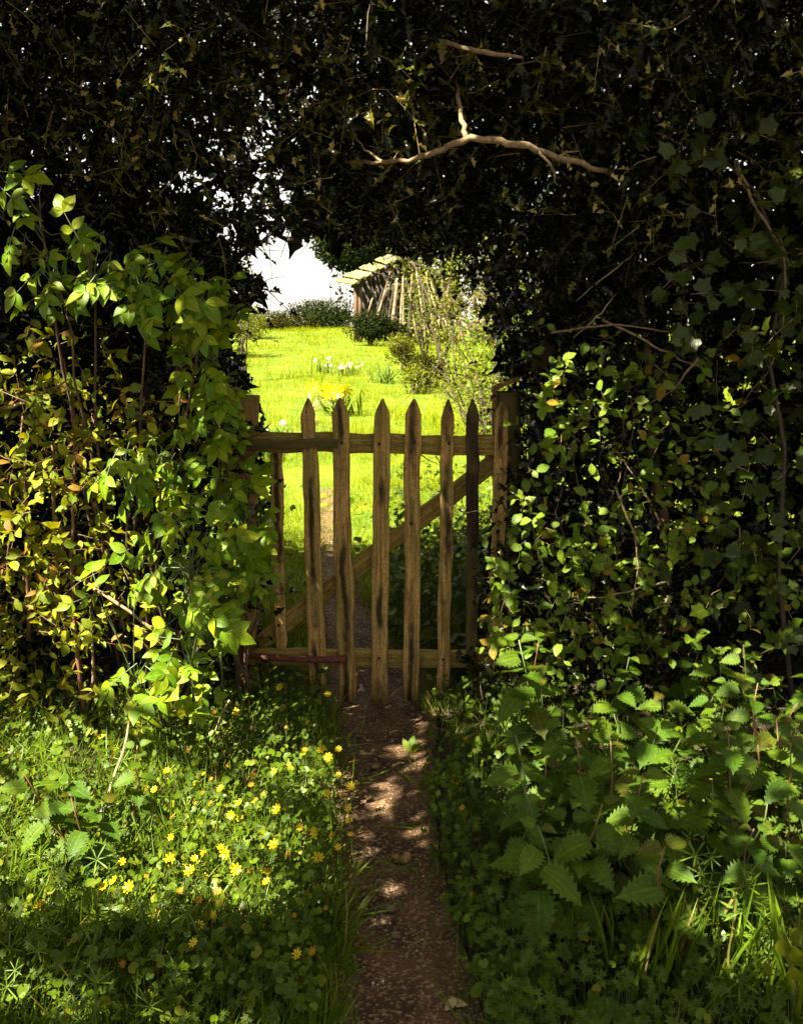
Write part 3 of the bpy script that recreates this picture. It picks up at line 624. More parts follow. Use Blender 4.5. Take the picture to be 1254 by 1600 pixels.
# left thorny yellow shrub
hs = root('thorn_shrub', at(120, 1150, 2.9), 'straggly thorn shrub with sparse yellowing leaves and brown stems at the far left', 'shrub')
for k_, pts in enumerate([[(135, 1145, 2.75), (118, 1000, 2.75), (112, 820, 2.75), (118, 700, 2.8), (100, 560, 2.9)], [(45, 1000, 2.8), (42, 800, 2.75), (36, 650, 2.75)], [(90, 950, 2.8), (84, 760, 2.75), (80, 690, 2.75)], [(0, 640, 2.8), (40, 630, 2.7), (110, 590, 2.7)],
                          [(118, 900, 2.75), (180, 940, 2.6), (270, 1005, 2.5)], [(128, 1145, 2.8), (150, 1040, 2.8), (140, 930, 2.8)]]):
    branch(hs, pts, np.linspace(.008, .003, len(pts)), M['redstem'] if k_ < 3 else M['bark'], 'stem', n=6)
hd = lambda x, y: np.clip(gs(x, y, 60, 700, 110, 170)+gs(x, y, 60, 930, 110, 150)+.6*gs(x, y, 190, 960, 70, 70)+.5*gs(x, y, 190, 620, 110, 60)+.5*gs(x, y, -120, 850, 150, 300)+.6*gs(x, y, 90, 1110, 90, 50), 0, 1)*clump(x, y, 24, 2, .12)
P0 = sample(1900, (-350, 480, 300, 1160), hd, 2.6, 2.95, 1)
A1, a, b = spray(P0, out_d(len(P0)), 6, .13, .036, (-.3, -.45, .6), njit=.75)
foliage(hs, A1, 'brleaf', 'small', M['haw'], 300); twigs_mesh('twigs', a, b, U(.001, .0022, len(a)), M['redstem'], hs)
# brambles to the right
def bramble(label, loc, zones, n, seed):
    rt = root('bramble', loc, label, 'bramble', 'bramble sprays in the right hedge')
    fn = lambda x, y: np.clip(sum(a_*gs(x, y, cx, cy, rx, ry) for cx, cy, rx, ry, a_ in zones), 0, 1)*np.where(inpoly(x, y, OPEN), .12, 1)*clump(x, y, 24, seed, .03)
    P0 = sample(n, (640, 380, 1600, 1180), fn, 2.62, 2.95, 1)
    A1, a, b = spray(P0, out_d(len(P0)), 3, .06, .036, (-.25, -.5, .65), njit=.4, spread=.8)
    foliage(rt, A1, 'brleaf', 'brleaf', M['bramble'], 300); twigs_mesh('twigs', a, b, U(.001, .0018, len(a)), M['bark'], rt)
    B = loc_of(rt); hubs = P0[rng.integers(0, len(P0), 4)]
    for h_ in hubs:
        mb = MB(); mb.tube(curve(B+[0, .12, 0], h_+[0, .03, 0], .12, 9, .02), np.linspace(.003, .0012, 9), 5); mb.build('cane', M['trunk'], rt)
bramble('pale bramble spray of round leaflets hanging left of the thin trunk', at(930, 1100, 2.85), [(930, 570, 70, 40, .6), (910, 640, 90, 50, .9), (950, 700, 100, 40, .6), (1020, 610, 60, 60, .4), (1080, 590, 50, 25, .6)], 3000, 3)
bramble('bramble tangle low on the trunk above the nettles', at(1050, 1120, 2.85), [(1060, 850, 80, 45, .9), (1050, 720, 50, 40, .5), (980, 780, 90, 40, .5), (900, 880, 120, 70, .6), (1130, 880, 50, 30, .5), (920, 980, 120, 60, .7), (1150, 700, 80, 90, .4), (1170, 960, 80, 80, .5), (1000, 1000, 90, 40, .6)], 5200, 4)
bramble('bramble spilling over the gate end beside the right post', at(810, 1110, 2.9), [(770, 760, 40, 30, .7), (800, 850, 55, 90, .9), (790, 960, 50, 70, 1.), (820, 1020, 60, 40, .8), (730, 730, 20, 20, .4)], 2600, 5)
# ivy on the far right
iv = root('ivy', at(1230, 1120, 2.9), 'ivy with broad glossy leaves climbing the hedge at the right edge', 'ivy')
fn = lambda x, y: np.clip(.8*gs(x, y, 1180, 420, 130, 260)+.6*gs(x, y, 1210, 800, 120, 300)+.4*gs(x, y, 1100, 300, 80, 120)+.8*(x > 1254), 0, 1)*clump(x, y, 30, 6, .2)
P0 = sample(1150, (1000, 60, 1650, 1150), fn, 2.55, 2.9, 1)
A1, a, b = spray(P0, out_d(len(P0)), 3, .1, .05, (-.25, -.6, .5), njit=.35, spread=.7)
foliage(iv, A1, 'ivy', 'ivy', M['ivy'], 300); twigs_mesh('twigs', a, b, U(.001, .002, len(a)), M['bark'], iv)
mb = MB(); mb.tube(np.array([at(x, y, 2.72) for x, y in ((1240, 1120), (1215, 900), (1225, 700), (1200, 560), (1225, 420), (1180, 300), (1120, 240))]), np.linspace(.008, .003, 7), 7); mb.build('stem', M['twig'], iv)

# ------------------------------------------------------------------ elder shrubs with compound leaves
def elder(label, base, hubs, zones, Y0, Y1, bias=(-.25, -.62, .6), size=.06, name='elder_shrub'):
    rt = root(name, base, label, 'elder shrub', 'elder shrubs on the left of the gate')
    B = loc_of(rt); lm = shared('leaflet', T['elder'], M['elder']); HP = [at(*h_) for h_ in hubs]
    for h_ in HP:
        mb = MB(); c = curve(B, h_, .05, 12, .012); mb.tube(c, np.linspace(.007, .003, 12), 7); mb.build('stem', M['trunk'], rt)
    TA, TB = [], []; cnt = 0
    for cx, cy, rx, ry, n in zones:
        pts = []
        tries = 0
        while len(pts) < n and tries < n*30:
            tries += 1
            r_ = math.sqrt(rng.random()); a_ = rng.random()*6.283; q = (cx+rx*r_*math.cos(a_), cy+ry*r_*math.sin(a_))
            if all((q[0]-p[0])**2+(q[1]-p[1])**2 > (.55*math.sqrt(math.pi*rx*ry/n))**2 for p in pts): pts.append(q)
        for q in pts:
            P = at(q[0], q[1], U(Y0, Y1)); s = size*U(.65, 1.15)*(.75 if rng.random() < .2 else 1)
            N = nrm(np.array(bias)+rng.normal(0, .32, 3)); h_ = min(HP, key=lambda v: np.linalg.norm(v-P))
            away = nrm(P-h_+np.array([0, -.05, -.06])); D = nrm(away+rng.normal(0, .45, 3)); D = nrm(D-N*D.dot(N)); X = np.cross(D, N)
            L = s*2.0; O = P-D*L*.5
            lf = MB(); rp = np.array([O, O+D*L*.4+N*L*.05, O+D*L*.8+N*L*.03]); lf.tube(rp, [.0018, .0014, .001], 4, cap=False)
            part = lf.build('leaf', M['stem'], rt)
            np_ = 3 if rng.random() < .3 else 2
            def put(pos, d_, sc):
                n_ = nrm(N+rng.normal(0, .16, 3)); Mx = frames(np.array([pos-B]), np.array([d_]), np.array([n_]), sc)[0]
                link('leaflet', lm, part, Matrix(Mx.tolist()))
            put(rp[2], D+N*-.15, s*1.05)
            for j in range(np_):
                pos = O+D*L*(.78-.3*j/(np_-1)*1.5 if np_ > 1 else .6)+N*L*.04
                for sd in (-1, 1): put(pos, D*.55+X*sd*(.95+.1*j)+N*-.12, s*(.92-.12*j)*U(.9, 1.08))
            TA.append(h_+(B-h_)*U(0, .08)); TB.append(O); cnt += 1
    twigs_mesh('twigs', np.array(TA), np.array(TB), np.full(len(TA), .0024), M['stem'], rt)
elder('elder shrub with bright leaves high on the left against the black hedge', at(200, 1140, 3.0), [(60, 330, 2.65), (140, 400, 2.6), (230, 460, 2.6), (330, 470, 2.65), (90, 440, 2.6)],
      [(145, 425, 115, 62, 26), (250, 450, 105, 62, 24), (25, 340, 28, 45, 4), (40, 262, 22, 18, 2), (110, 355, 28, 24, 3), (315, 485, 60, 45, 11)], 2.5, 2.72)
elder('elder shrub with broad leaves hanging down beside the top hinge', at(372, 1125, 3.0), [(330, 560, 2.8), (350, 640, 2.75), (345, 690, 2.75)],
      [(312, 545, 42, 55, 11), (340, 660, 44, 60, 17), (320, 610, 50, 35, 8)], 2.62, 2.85)
elder('brightest elder shrub of the left bank, lit yellow-green in the middle of the hedge', at(250, 1145, 2.9), [(200, 740, 2.55), (270, 800, 2.5), (300, 880, 2.5), (250, 720, 2.55)],
      [(240, 740, 75, 45, 17), (290, 850, 80, 75, 28), (190, 745, 40, 20, 4), (230, 900, 40, 40, 6)], 2.42, 2.66, size=.058)
elder('shaded elder shrub spilling over the lower left of the gate', at(385, 1115, 2.98), [(380, 820, 2.7), (400, 880, 2.7), (350, 940, 2.7)],
      [(385, 800, 45, 60, 16), (400, 890, 35, 60, 14), (345, 940, 50, 50, 12), (340, 770, 40, 40, 8)], 2.62, 2.85, size=.062)
elder('low elder shrub with large bright leaves above the celandines', at(250, 1150, 2.7), [(240, 1080, 2.4), (300, 1040, 2.4), (210, 1060, 2.4), (330, 1000, 2.5)],
      [(250, 1075, 85, 50, 17), (310, 1010, 55, 60, 14), (330, 950, 45, 35, 7), (180, 930, 60, 30, 3)], 2.3, 2.5, size=.06)
elder('small dim elder shrub between the bright shrub and the low one', at(300, 1140, 2.98), [(300, 950, 2.75), (260, 980, 2.75)],
      [(300, 950, 60, 60, 12), (290, 700, 50, 60, 7), (340, 870, 40, 80, 10)], 2.7, 2.88, size=.058)

# ------------------------------------------------------------------ added tree out of view, its crown shaped to shade and dapple the scene
ot = root('added_shade_tree', (-4.6, 1.3, 0), 'added unseen tree left of the lane, its crown shaped to dapple the verge', 'tree')
n = 34300; px = np.concatenate([U(-350, 1600, 26000), U(470, 780, 4500), U(640, 1254, 3000), U(0, 560, 800)])
py = np.concatenate([U(-260, 1750, 26000), U(1110, 1750, 4500), U(1180, 1700, 3000), U(1430, 1540, 800)])
YP = front(px, np.clip(py, 0, 1200))-np.where(px < 430, .38, np.where(px > 790, .22, -.1))*np.clip((py-250)/100, 0, 1)
dr = ray(px, py); tp = YP/dr[:, 1]; hz = np.where(px > 760, .28, .12); tg = np.where(dr[:, 2] < -.02, (hz-H)/np.minimum(dr[:, 2], -.02), 99)
S_ = dr*np.minimum(tp, tg)[:, None]+np.array([0, 0, H])
tt = U(2.6, 5.2, n); P0 = S_+SUN*tt[:, None]
qx, qy, dep = proj(P0); inview = (P0[:, 1] > .3) & (qy > -60) & (qx > -80) & (qx < 1340)
keep = (rng.random(n) < -np.log(np.clip(light(px, py), .01, .999))/8.5) & ~inview & (P0[:, 2] > 2.3)  # crown leaves kept only where the light mask wants shade
P0 = P0[keep]
D0 = nrm(np.cross(SUN, rng.normal(0, 1, P0.shape)))
A1 = frames(P0, D0, SUN+rng.normal(0, .45, P0.shape), U(.07, .13, len(P0)))
bulk('foliage', 'elderlow', A1, M['elder'], ot)
mb = MB(); mb.tube(np.array([(-4.6, 1.3, 0), (-4.6, 1.32, 1.2), (-4.5, 1.3, 2.6), (-4.3, 1.3, 3.9), (-3.4, 1.2, 5.4), (-2.5, 1.1, 6.4)]), [.2, .15, .13, .11, .08, .03], 12); mb.build('trunk', M['trunk'], ot)
for e in ((-2.6, .3, 3.2), (-1.6, -.2, 3.9), (-.8, .6, 4.8), (-1.4, 1.6, 4.9), (-3., 1.8, 4.2), (-.2, -.3, 4.2)):
    mb = MB(); mb.tube(curve((-4.3, 1.3, 3.9), e, .15, 9, .04), np.linspace(.035, .008, 9), 8); mb.build('branch', M['trunk'], ot)

# ------------------------------------------------------------------ verge plants
def side(x, y):
    l, r = path_edges(y); return np.where(x < (l+r)/2, 'L', 'R'), l-x, x-r
def grass_patch(name, n, px0, px1, py0, py1, h0, h1, mat, dfn=None, lean=.5, parent=None, wid=1., tkey='blade'):
    px, py = U(px0, px1, n), U(py0, py1, n); P = atz(px, py, .06)
    l, r = path_edges(P[:, 1]); d = np.maximum(l-P[:, 0], P[:, 0]-r)
    keep = d > -.015-.02*rng.random(n)
    if dfn is not None: keep &= rng.random(n) < dfn(px, py)
    P = P[keep]; P[:, 2] = gz(P[:, 0], P[:, 1])-.003; m_ = len(P)
    cl = np.stack([np.sin(P[:, 0]*17+P[:, 1]*9), np.cos(P[:, 1]*21-P[:, 0]*7), 0*P[:, 0]], -1)*.35
    D = np.tile([0, 0, 1.], (m_, 1))+rng.normal(0, lean, (m_, 3))*[1, 1, .1]+cl
    Hh = h0+(h1-h0)*rng.random(m_)**2
    A_ = frames(P, D, rng.normal(0, 1, (m_, 3))*[1, 1, .2]+[0, -.5, 0], Hh); A_[:, :3, 0] *= wid
    return bulk(name, tkey, A_, mat, parent)
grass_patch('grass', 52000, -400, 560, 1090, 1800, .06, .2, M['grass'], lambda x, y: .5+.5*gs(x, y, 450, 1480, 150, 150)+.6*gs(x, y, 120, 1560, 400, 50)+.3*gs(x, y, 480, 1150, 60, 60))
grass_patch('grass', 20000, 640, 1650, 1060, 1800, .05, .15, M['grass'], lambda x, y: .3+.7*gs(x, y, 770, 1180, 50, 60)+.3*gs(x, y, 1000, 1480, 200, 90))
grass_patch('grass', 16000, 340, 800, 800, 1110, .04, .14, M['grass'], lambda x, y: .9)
# low rounded leaves carpeting the bank
def carpet(name, n, box, h0, h1, tkey, mat, s0, s1, dfn=None, bias=(-.1, -.45, .85), jit=.35):
    px, py = U(box[0], box[2], n), U(box[1], box[3], n); hz = U(h0, h1, n); P = atz(px, py, hz+.06)
    l, r = path_edges(P[:, 1]); d = np.maximum(l-P[:, 0], P[:, 0]-r); keep = (d > .012*np.sin(P[:, 1]*31)-.008) & (d > (hz-.06)*.25)
    if dfn is not None: keep &= rng.random(n) < dfn(px, py)
    P = P[keep]; m_ = len(P)
    A_ = frames(P, rng.normal(0, 1, (m_, 3)), np.array(bias)+rng.normal(0, jit, (m_, 3)), U(s0, s1, m_))
    o = bulk(name, tkey, A_, mat)
    S1 = P[::3].copy(); S1[:, 2] = gz(S1[:, 0], S1[:, 1])
    return o, P, S1
def stalks(name, P, mat, step=2):
    Q = P[::step].copy(); B = Q.copy(); B[:, :2] += rng.normal(0, .02, (len(Q), 2)); B[:, 2] = gz(B[:, 0], B[:, 1])
    k_ = Q[:, 2] > B[:, 2]+.02; return twigs_mesh(name, B[k_], Q[k_], np.full(k_.sum(), .0012), mat, None)
_, P, _ = carpet('celandine_leaves', 13000, (-350, 1040, 560, 1640), .03, .13, 'round', M['round'], .011, .026, lambda x, y: .35+.6*clump(x, y, 37, 1, .2)-.5*(y > 1550))
stalks('leaf_stalks', P, M['stem'])
_, P, _ = carpet('herb_leaves', 2600, (-350, 1060, 560, 1640), .05, .16, 'herb', M['herb'], .028, .055, lambda x, y: .2+.7*clump(x, y, 51, 4, .1))
stalks('leaf_stalks', P, M['stem'])
_, P, _ = carpet('celandine_leaves', 4500, (640, 1050, 1600, 1640), .02, .12, 'round', M['round'], .014, .03, lambda x, y: .8*gs(x, y, 780, 1350, 180, 230)+.3)
stalks('leaf_stalks', P, M['stem'])
_, P, _ = carpet('herb_leaves', 5500, (640, 1050, 1600, 1640), .04, .18, 'herb', M['herb'], .032, .06, lambda x, y: .25+.75*gs(x, y, 780, 1350, 130, 250))
stalks('leaf_stalks', P, M['stem'])

def plant(name, label, cat, px, py, h, group):
    Tp = atz(px, py, h+.06); bx, by = Tp[0]+rng.normal(0, .045), Tp[1]+U(-.02, .09)
    B = np.array([bx, by, float(gz(bx, by))-.005]); rt = root(name, B, label, cat, group); return rt, B, Tp
NETTLE_ME = shared('leaf_nettle', T['nettle'], M['nettle']); NTOP_ME = shared('leaf_nettletop', T['nettle'], M['nettletop'])
def nettle(px, py, h, label, group, size=.085):
    rt, B, Tp = plant('nettle', label, 'nettle', px, py, h, group)
    B = B.copy(); sz = U(.75, 1.2)
    c = curve(B, Tp, 0, 7, .009); mb = MB(); mb.tube(c, np.linspace(.0032, .0016, 7), 5); mb.build('stem', M['redstem' if rng.random() < .4 else 'stem'], rt)
    L = np.linalg.norm(Tp-B); nn = max(3, int(L/.05)); ax = nrm(Tp-B); a0 = U(0, 3.14)
    for j in range(nn):
        z = 1-j*.048/L
        if z < .3: break
        pos = B+(Tp-B)*z; s = size*sz*(.45+.3*j if j < 2 else 1)*U(.7, 1.2)
        for sd in (0, math.pi):
            a = a0+j*math.pi/2+sd+U(-.25, .25); d_ = np.array([math.cos(a), math.sin(a), .3-.2*min(j, 3)+U(-.3, .25)])
            N = np.array([math.cos(a)*.3, math.sin(a)*.3-.3, 1.])+rng.normal(0, .25, 3)
            Mx = frames(np.array([pos-B+nrm(d_)*.008]), np.array([d_]), np.array([N]), min(s, size*1.15))[0]
            link('leaf', NTOP_ME if (j == 0 and rng.random() < .4) else NETTLE_ME, rt, Matrix(Mx.tolist()))
pts = []
def scatter_px(n, box, dfn, mind):
    out = []; tr = 0
    while len(out) < n and tr < n*200:
        tr += 1; q = (U(box[0], box[2]), U(box[1], box[3]))
        if rng.random() < dfn(*q) and all((q[0]-p[0])**2+(q[1]-p[1])**2 > mind**2 for p in out): out.append(q)
    return out
nz = lambda x, y: float(np.clip(1.2*gs(x, y, 1060, 1180, 210, 130)+.8*gs(x, y, 880, 1130, 80, 110)+.7*gs(x, y, 1200, 1280, 90, 130)+.5*gs(x, y, 1350, 1200, 150, 200), 0, 1))
for (x, y) in scatter_px(62, (800, 985, 1420, 1345), nz, 34):
    if x < 920: lab, gr = 'nettle in the dim patch just right of the gate foot', 'nettles right of the gate foot'
    elif x < 1130: lab, gr = 'nettle in the broad toothed-leaf bed right of the path', 'nettles in the middle of the right bed'
    else: lab, gr = 'nettle at the dark right edge of the bed', 'nettles at the right edge'
    row = 'back' if y < 1110 else 'middle' if y < 1220 else 'front'; sub = 'left' if (x-800)%130 < 65 else 'right'
    lab += ', %s row, %s half' % (row, sub); gr += ' %s row %s' % (row, sub)
    nettle(x, y, U(.26, .46)-.16*np.clip((y-1150)/200, 0, 1), lab, gr, U(.072, .095))
nettle(810, 1000, .5, 'tallest nettle leaning against the bramble by the gate', None, .1); nettle(845, 1060, .4, 'large pale nettle below the bramble by the gate', None, .1)
for (x, y) in ((95, 1180), (215, 1165), (110, 1240), (35, 1205), (160, 1255)): nettle(x, y, U(.25, .36), 'nettle among the weeds under the thorn shrub on the left', 'nettles on the left bank', .07)
# cleavers: whorls of narrow leaves up a weak stem
WH_ME = rawmesh('whorl', WH[0], WH[1], M['cleaver'], WH[2])
def cleavers(px, py, h, label, group, s=.05):
    rt, B, Tp = plant('cleavers', label, 'cleavers', px, py, h, group)
    c = curve(B, Tp, 0, 9, .008); mb = MB(); mb.tube(c, np.linspace(.0018, .001, 9), 4); mb.build('stem', M['stem'], rt)
    L = np.linalg.norm(Tp-B); k_ = 0; z = 1.
    while z > .2:
        pos = np.array([np.interp(z, np.linspace(0, 1, 9), c[:, j]) for j in range(3)])
        N = nrm(Tp-B+rng.normal(0, .05, 3)); Mx = frames(np.array([pos-B]), np.array([nrm(rng.normal(0, 1, 3))]), np.array([N]), s*(.6 if k_ == 0 else 1)*U(.9, 1.1))[0]
        link('whorl', WH_ME, rt, Matrix(Mx.tolist())); k_ += 1; z -= .045/L
cl = [(1052, 1195, .34), (1060, 1240, .3), (845, 1105, .3), (925, 1110, .33), (830, 1250, .24), (1075, 1310, .26), (1160, 1360, .28), (1180, 1500, .22), (930, 1130, .3), (1195, 1430, .2), (790, 1540, .12), (1220, 1140, .3), (1110, 1340, .25)]
for x, y, h in cl: cleavers(x, y, h, 'cleavers with whorled narrow leaves climbing through the nettle bed' if y < 1400 else 'cleavers sprawling in the long grass at lower right', 'cleavers on the right bank' if y < 1400 else 'cleavers at lower right', .045)
for x, y in scatter_px(26, (10, 1130, 330, 1560), lambda x, y: .9, 42): cleavers(x, y, U(.14, .26), 'cleavers with star-shaped leaf whorls on the left bank', 'cleavers on the left bank', .034)
# celandine flowers
FL_ME = rawmesh('petals', FL[0], FL[1], M['petal'], FL[2]); FO_ME = rawmesh('petals', FL[0], FL[1], M['oldpetal'], FL[2])
mb = MB(); a = np.arange(8)*math.pi/4
mb.rings([np.stack([.17*q*np.cos(a), .17*q*np.sin(a), np.full(8, z_)], -1) for q, z_ in ((1, 0), (1, .08), (.6, .16))]); CE_ME = rawmesh('flower_centre', mb.V[0], [mb.F4[0], mb.F3[0]], M['oldpetal'])
def flower(px, py, label, group, s=.015, old=False, h=None, face=None):
    h = U(.15, .22) if h is None else h
    Tp = atz(px, py, h); B = Tp+np.array([rng.normal(0, .02), U(0, .04), 0]); B[2] = gz(B[0], B[1])-.003
    rt = root('celandine_flower', B, label, 'flower', group); mb = MB(); mb.tube(curve(B, Tp, 0, 5, .003), np.full(5, .0011), 4, cap=False); mb.build('stem', M['stem'], rt)
    N = nrm(np.array(face if face is not None else (-.2, -.45, .75))+rng.normal(0, .22, 3)); D = nrm(np.cross(N, rng.normal(0, 1, 3)))
    A_ = frames(np.array([Tp-B]), np.array([D]), np.array([N]), s)[0]
    link('petals', FO_ME if old else FL_ME, rt, Matrix(A_.tolist())); link('flower_centre', CE_ME, rt, Matrix(A_.tolist()))
fl = """545,218 645,190 662,230 612,150o 773,25 935,75o 1050,148 1105,148 1073,175 895,222 690,245o 830,235o 722,278 860,295o 1030,245o 1105,232 1068,292 1145,270 1118,297o 782,322 835,312o 665,290o 640,325o 690,327o 755,362 785,375 905,343 1137,343 1140,378 980,402 1028,420 1085,427o 1145,427o 1104,467 565,368o 505,412o 560,435 722,468 735,488 668,487 895,460 865,437 940,492o 1040,503 555,508 610,515 645,525 668,563 770,540 815,543o 870,545 870,580 950,537o 505,685 790,657 615,720 650,722 700,690 632,780 670,800o 962,690o 970,818 1020,808o 1065,665o 403,848o 305,730 590,612o 712,612o 340,595 373,577 422,598 400,515 330,495 720,650 480,275o 505,280 820,265o 740,205o 995,150o 750,60o 700,30o 1005,62 620,545 635,505 720,275 650,640o 480,560o""".split()
for f_ in fl:
    old = f_.endswith('o'); x, y = [float(v) for v in f_.rstrip('o').split(',')]; X_, Y_ = x/2.09, 1100+y/2.09
    if X_ > 470: lab, gr = 'flower along the left edge of the gravel path', 'celandines along the path edge'
    elif Y_ < 1260: lab, gr = 'flower in the sparser upper part of the left bank', 'celandines on the upper left bank'
    elif X_ < 300 and Y_ > 1400: lab, gr = 'flower in the grass near the lower left corner', 'celandines at lower left'
    else: lab, gr = 'flower in the thick patch in the middle of the left bank', 'celandines in the middle of the left bank'
    big = (not old) and (X_, Y_) > (0, 0) and rng.random() < .35
    flower(X_, Y_, ('fading orange celandine ' if old else 'open yellow celandine ')+lab, ('fading ' if old else 'open ')+gr, (.007 if rng.random() < .5 else .010) if old else (.0155 if big else U(.0095, .013)), old)
flower(711, 1217, 'single bright celandine flower right of the path in front of an upright dock leaf', None, .019, h=.12, face=(0, -.7, .6))
flower(846, 1384, 'single bright celandine flower in the dark herbs left of the long bright grass', None, .018, h=.17, face=(0, -.7, .6))
for x, y in ((727, 1154), (745, 1158), (993, 1419), (860, 1438), (722, 1262), (736, 1397), (1018, 1455)): flower(x, y, 'small fading orange celandine bud in the herbs right of the path', 'fading celandines right of the path', .009, True)
flower(437, 1074, 'small yellow celandine flower in front of the lower iron hinge bar', None, .015); flower(512, 1085, 'small yellow celandine flower at the foot of the second picket', None, .013)
flower(943, 1080, 'tiny celandine at the foot of the right bank', None, .009, True)
# dandelion
Tp = atz(65, 1418, .16); B = Tp+np.array([.13, .02, 0]); B[2] = gz(B[0], B[1]); rt = root('dandelion', B, 'orange-yellow dandelion clock-shaped head leaning out at the far lower left', 'flower')
mb = MB(); mb.tube(curve(B, Tp, .03, 8, .001), np.full(8, .0022), 6); mb.build('stem', M['stem'], rt)
pet = tpl_leaf([(0, .03), (.5, .07), (1, .02)], .1, .1)
A_ = frames(np.tile(Tp, (70, 1)), rng.normal(0, 1, (70, 3))+np.array([-.3, -.5, .8]), rng.normal(0, 1, (70, 3)), .017)
bulk('petals', None, A_, M['petal'], rt, False, tpl=pet)
# long grass tufts lower right, each a tuft
def tuft(px, py, n, h, label, group, spread=.5, mat='grass', wid=.85, tip=None):
    B = atz(px, py, .06); B[2] = gz(B[0], B[1]); rt = root('grass_tuft', B, label, 'grass', group)
    for j in range(int(n*1.6) if wid == .85 else n):
        a = U(0, 6.28); D = np.array([math.cos(a)*spread*U(.2, 1.2), math.sin(a)*spread*U(.2, 1.2)-.15, 1.])
        if tip: D = D+np.array(tip)*U(.4, 1.2)
        A_ = frames(np.array([rng.normal(0, .012, 3)*[1, 1, 0]]), np.array([D]), np.array([[math.cos(a)*.8, math.sin(a)*.8, .5]]), h*U(.55, 1.1))[0]; A_[:3, 0] *= wid
        link('blade', shared('blade_strap', T['strap'], M[mat]), rt, Matrix(A_.tolist()))
for x, y, n, h, tp in [(930, 1520, 14, .26, (-.3, 0, 0)), (990, 1560, 12, .28, (.2, 0, 0)), (1060, 1540, 14, .26, None), (1100, 1590, 12, .28, (.3, 0, 0)), (880, 1530, 10, .22, (-.4, 0, 0)), (1170, 1600, 12, .3, None), (1020, 1480, 10, .24, (-.2, 0, 0)), (950, 1470, 8, .22, None), (1130, 1500, 9, .26, None), (1230, 1610, 10, .3, (-.2, 0, 0))]:
    wh = 'left of the palmate leaf' if x < 945 else 'above the palmate leaf' if x < 1000 else 'in the middle of the lower right bed' if x < 1110 else 'towards the lower right corner'
    tuft(x, y, n, h, 'tuft of long bright strap-like grass '+wh, 'long grass tufts '+wh, .7, tip=tp)
for x, y, n, h in [(760, 1200, 26, .2), (800, 1190, 22, .2), (735, 1180, 18, .17)]: tuft(x, y, n, h, 'fine dark green grass tuft right of the path below the gate', 'fine grass tufts right of the path', .55, wid=.6)
for x, y, n, h in [(480, 1130, 26, .17), (515, 1150, 22, .16), (450, 1150, 18, .15)]: tuft(x, y, n, h, 'fine grass tuft left of the path below the gate', 'fine grass tufts left of the path', .55, wid=.6)
for x, y, n, h, tp in [(160, 1480, 18, .2, (.8, -.2, -.2)), (230, 1500, 14, .2, (-.8, -.2, -.1)), (110, 1500, 16, .2, (.9, 0, -.2)), (60, 1480, 12, .18, (.8, -.1, 0)), (420, 1540, 18, .14, None), (470, 1510, 18, .14, None)]:
    tuft(x, y, n, h, 'flattened tuft of pale grass near the bottom left corner' if x < 300 else 'upright grass tuft at the lower left edge of the path', 'flattened grass tufts' if x < 300 else 'grass tufts by the path foot', .5, tip=tp, wid=.9)
for x, y, tp in [(672, 1215, (-1.6, 0, -.3)), (668, 1262, (-1.6, -.2, -.4)), (655, 1330, (-1.2, .2, -.4)), (545, 1340, (1.4, 0, -.5)), (548, 1400, (1.2, .1, -.5)), (540, 1200, (1.6, -.1, -.5)), (552, 1450, (1.2, 0, -.6))]:
    tuft(x, y, 5, .13, 'thin grass blades bending over the gravel path', 'grass blades over the path', .4, tip=tp, wid=.7)
# tall dry stalks and dock leaves
for (x0, y0, x1, y1, lab) in [(150, 1320, 202, 1125, 'long pale leaning stalk rising from the left bank'), (325, 1160, 358, 1095, 'short pale stalk under the low elder shrub'), (350, 1130, 345, 1020, 'thin upright stem beside the low elder shrub')]:
    Tp = at(x1, y1, 2.35); B = atz(x0, y0, .06); B[2] = gz(B[0], B[1]); mb = MB(); mb.tube(curve(B, Tp, 0, 8, .003), np.linspace(.0045, .003, 8), 6); o = mb.build('dry_stalk', M['straw'] if x0 != 350 else M['stem']); o['label'] = lab; o['category'] = 'stalk'
DK = shared('leaf_dock', tpl_leaf([(0, .03), (.1, .1), (.25, .2), (.5, .25), (.75, .18), (.92, .07), (1, 0)], .2, .3), M['bramble'])
for x, y, n, s, lab in [(528, 1508, 3, .06, 'small dock seedling with oval leaves at the left edge of the path'), (690, 1225, 4, .085, 'dock with one upright pointed leaf behind the single celandine'), (520, 1575, 3, .05, 'tiny dock seedling at the foot of the left bank'), (640, 1165, 4, .05, 'small dock seedling on the right edge of the path near the gate')]:
    B = atz(x, y, .02); B[2] = gz(B[0], B[1]); rt = root('dock', B, lab, 'dock plant')
    for j in range(n):
        a = U(0, 6.28); link('leaf', DK, rt, Matrix(frames(np.zeros((1, 3)), np.array([[math.cos(a), math.sin(a)*.7-.2, .9]]), np.array([[-.2, -.7, .6]]), s*U(.8, 1.1))[0].tolist()))
# palmate leaf plant
B = atz(945, 1590, .06); B[2] = gz(B[0], B[1]); Tp = atz(943, 1565, .12); rt = root('geranium', B, 'dark glossy five-lobed leaf near the bottom edge under the long grass', 'plant')
mb = MB(); mb.tube([B, (B+Tp)/2, Tp], [.0015]*3, 5); mb.build('stem', M['stem'], rt)
for a in (-1.5, -.8, 0, .8, 1.5): link('leaf', shared('leaf_geranium', T['brleaf'], M['nettle']), rt, Matrix(frames(np.array([Tp-B]), np.array([[math.sin(a), -math.cos(a)*.8, -.2]]), np.array([[0, -.3, 1.]]), .042)[0].tolist()))
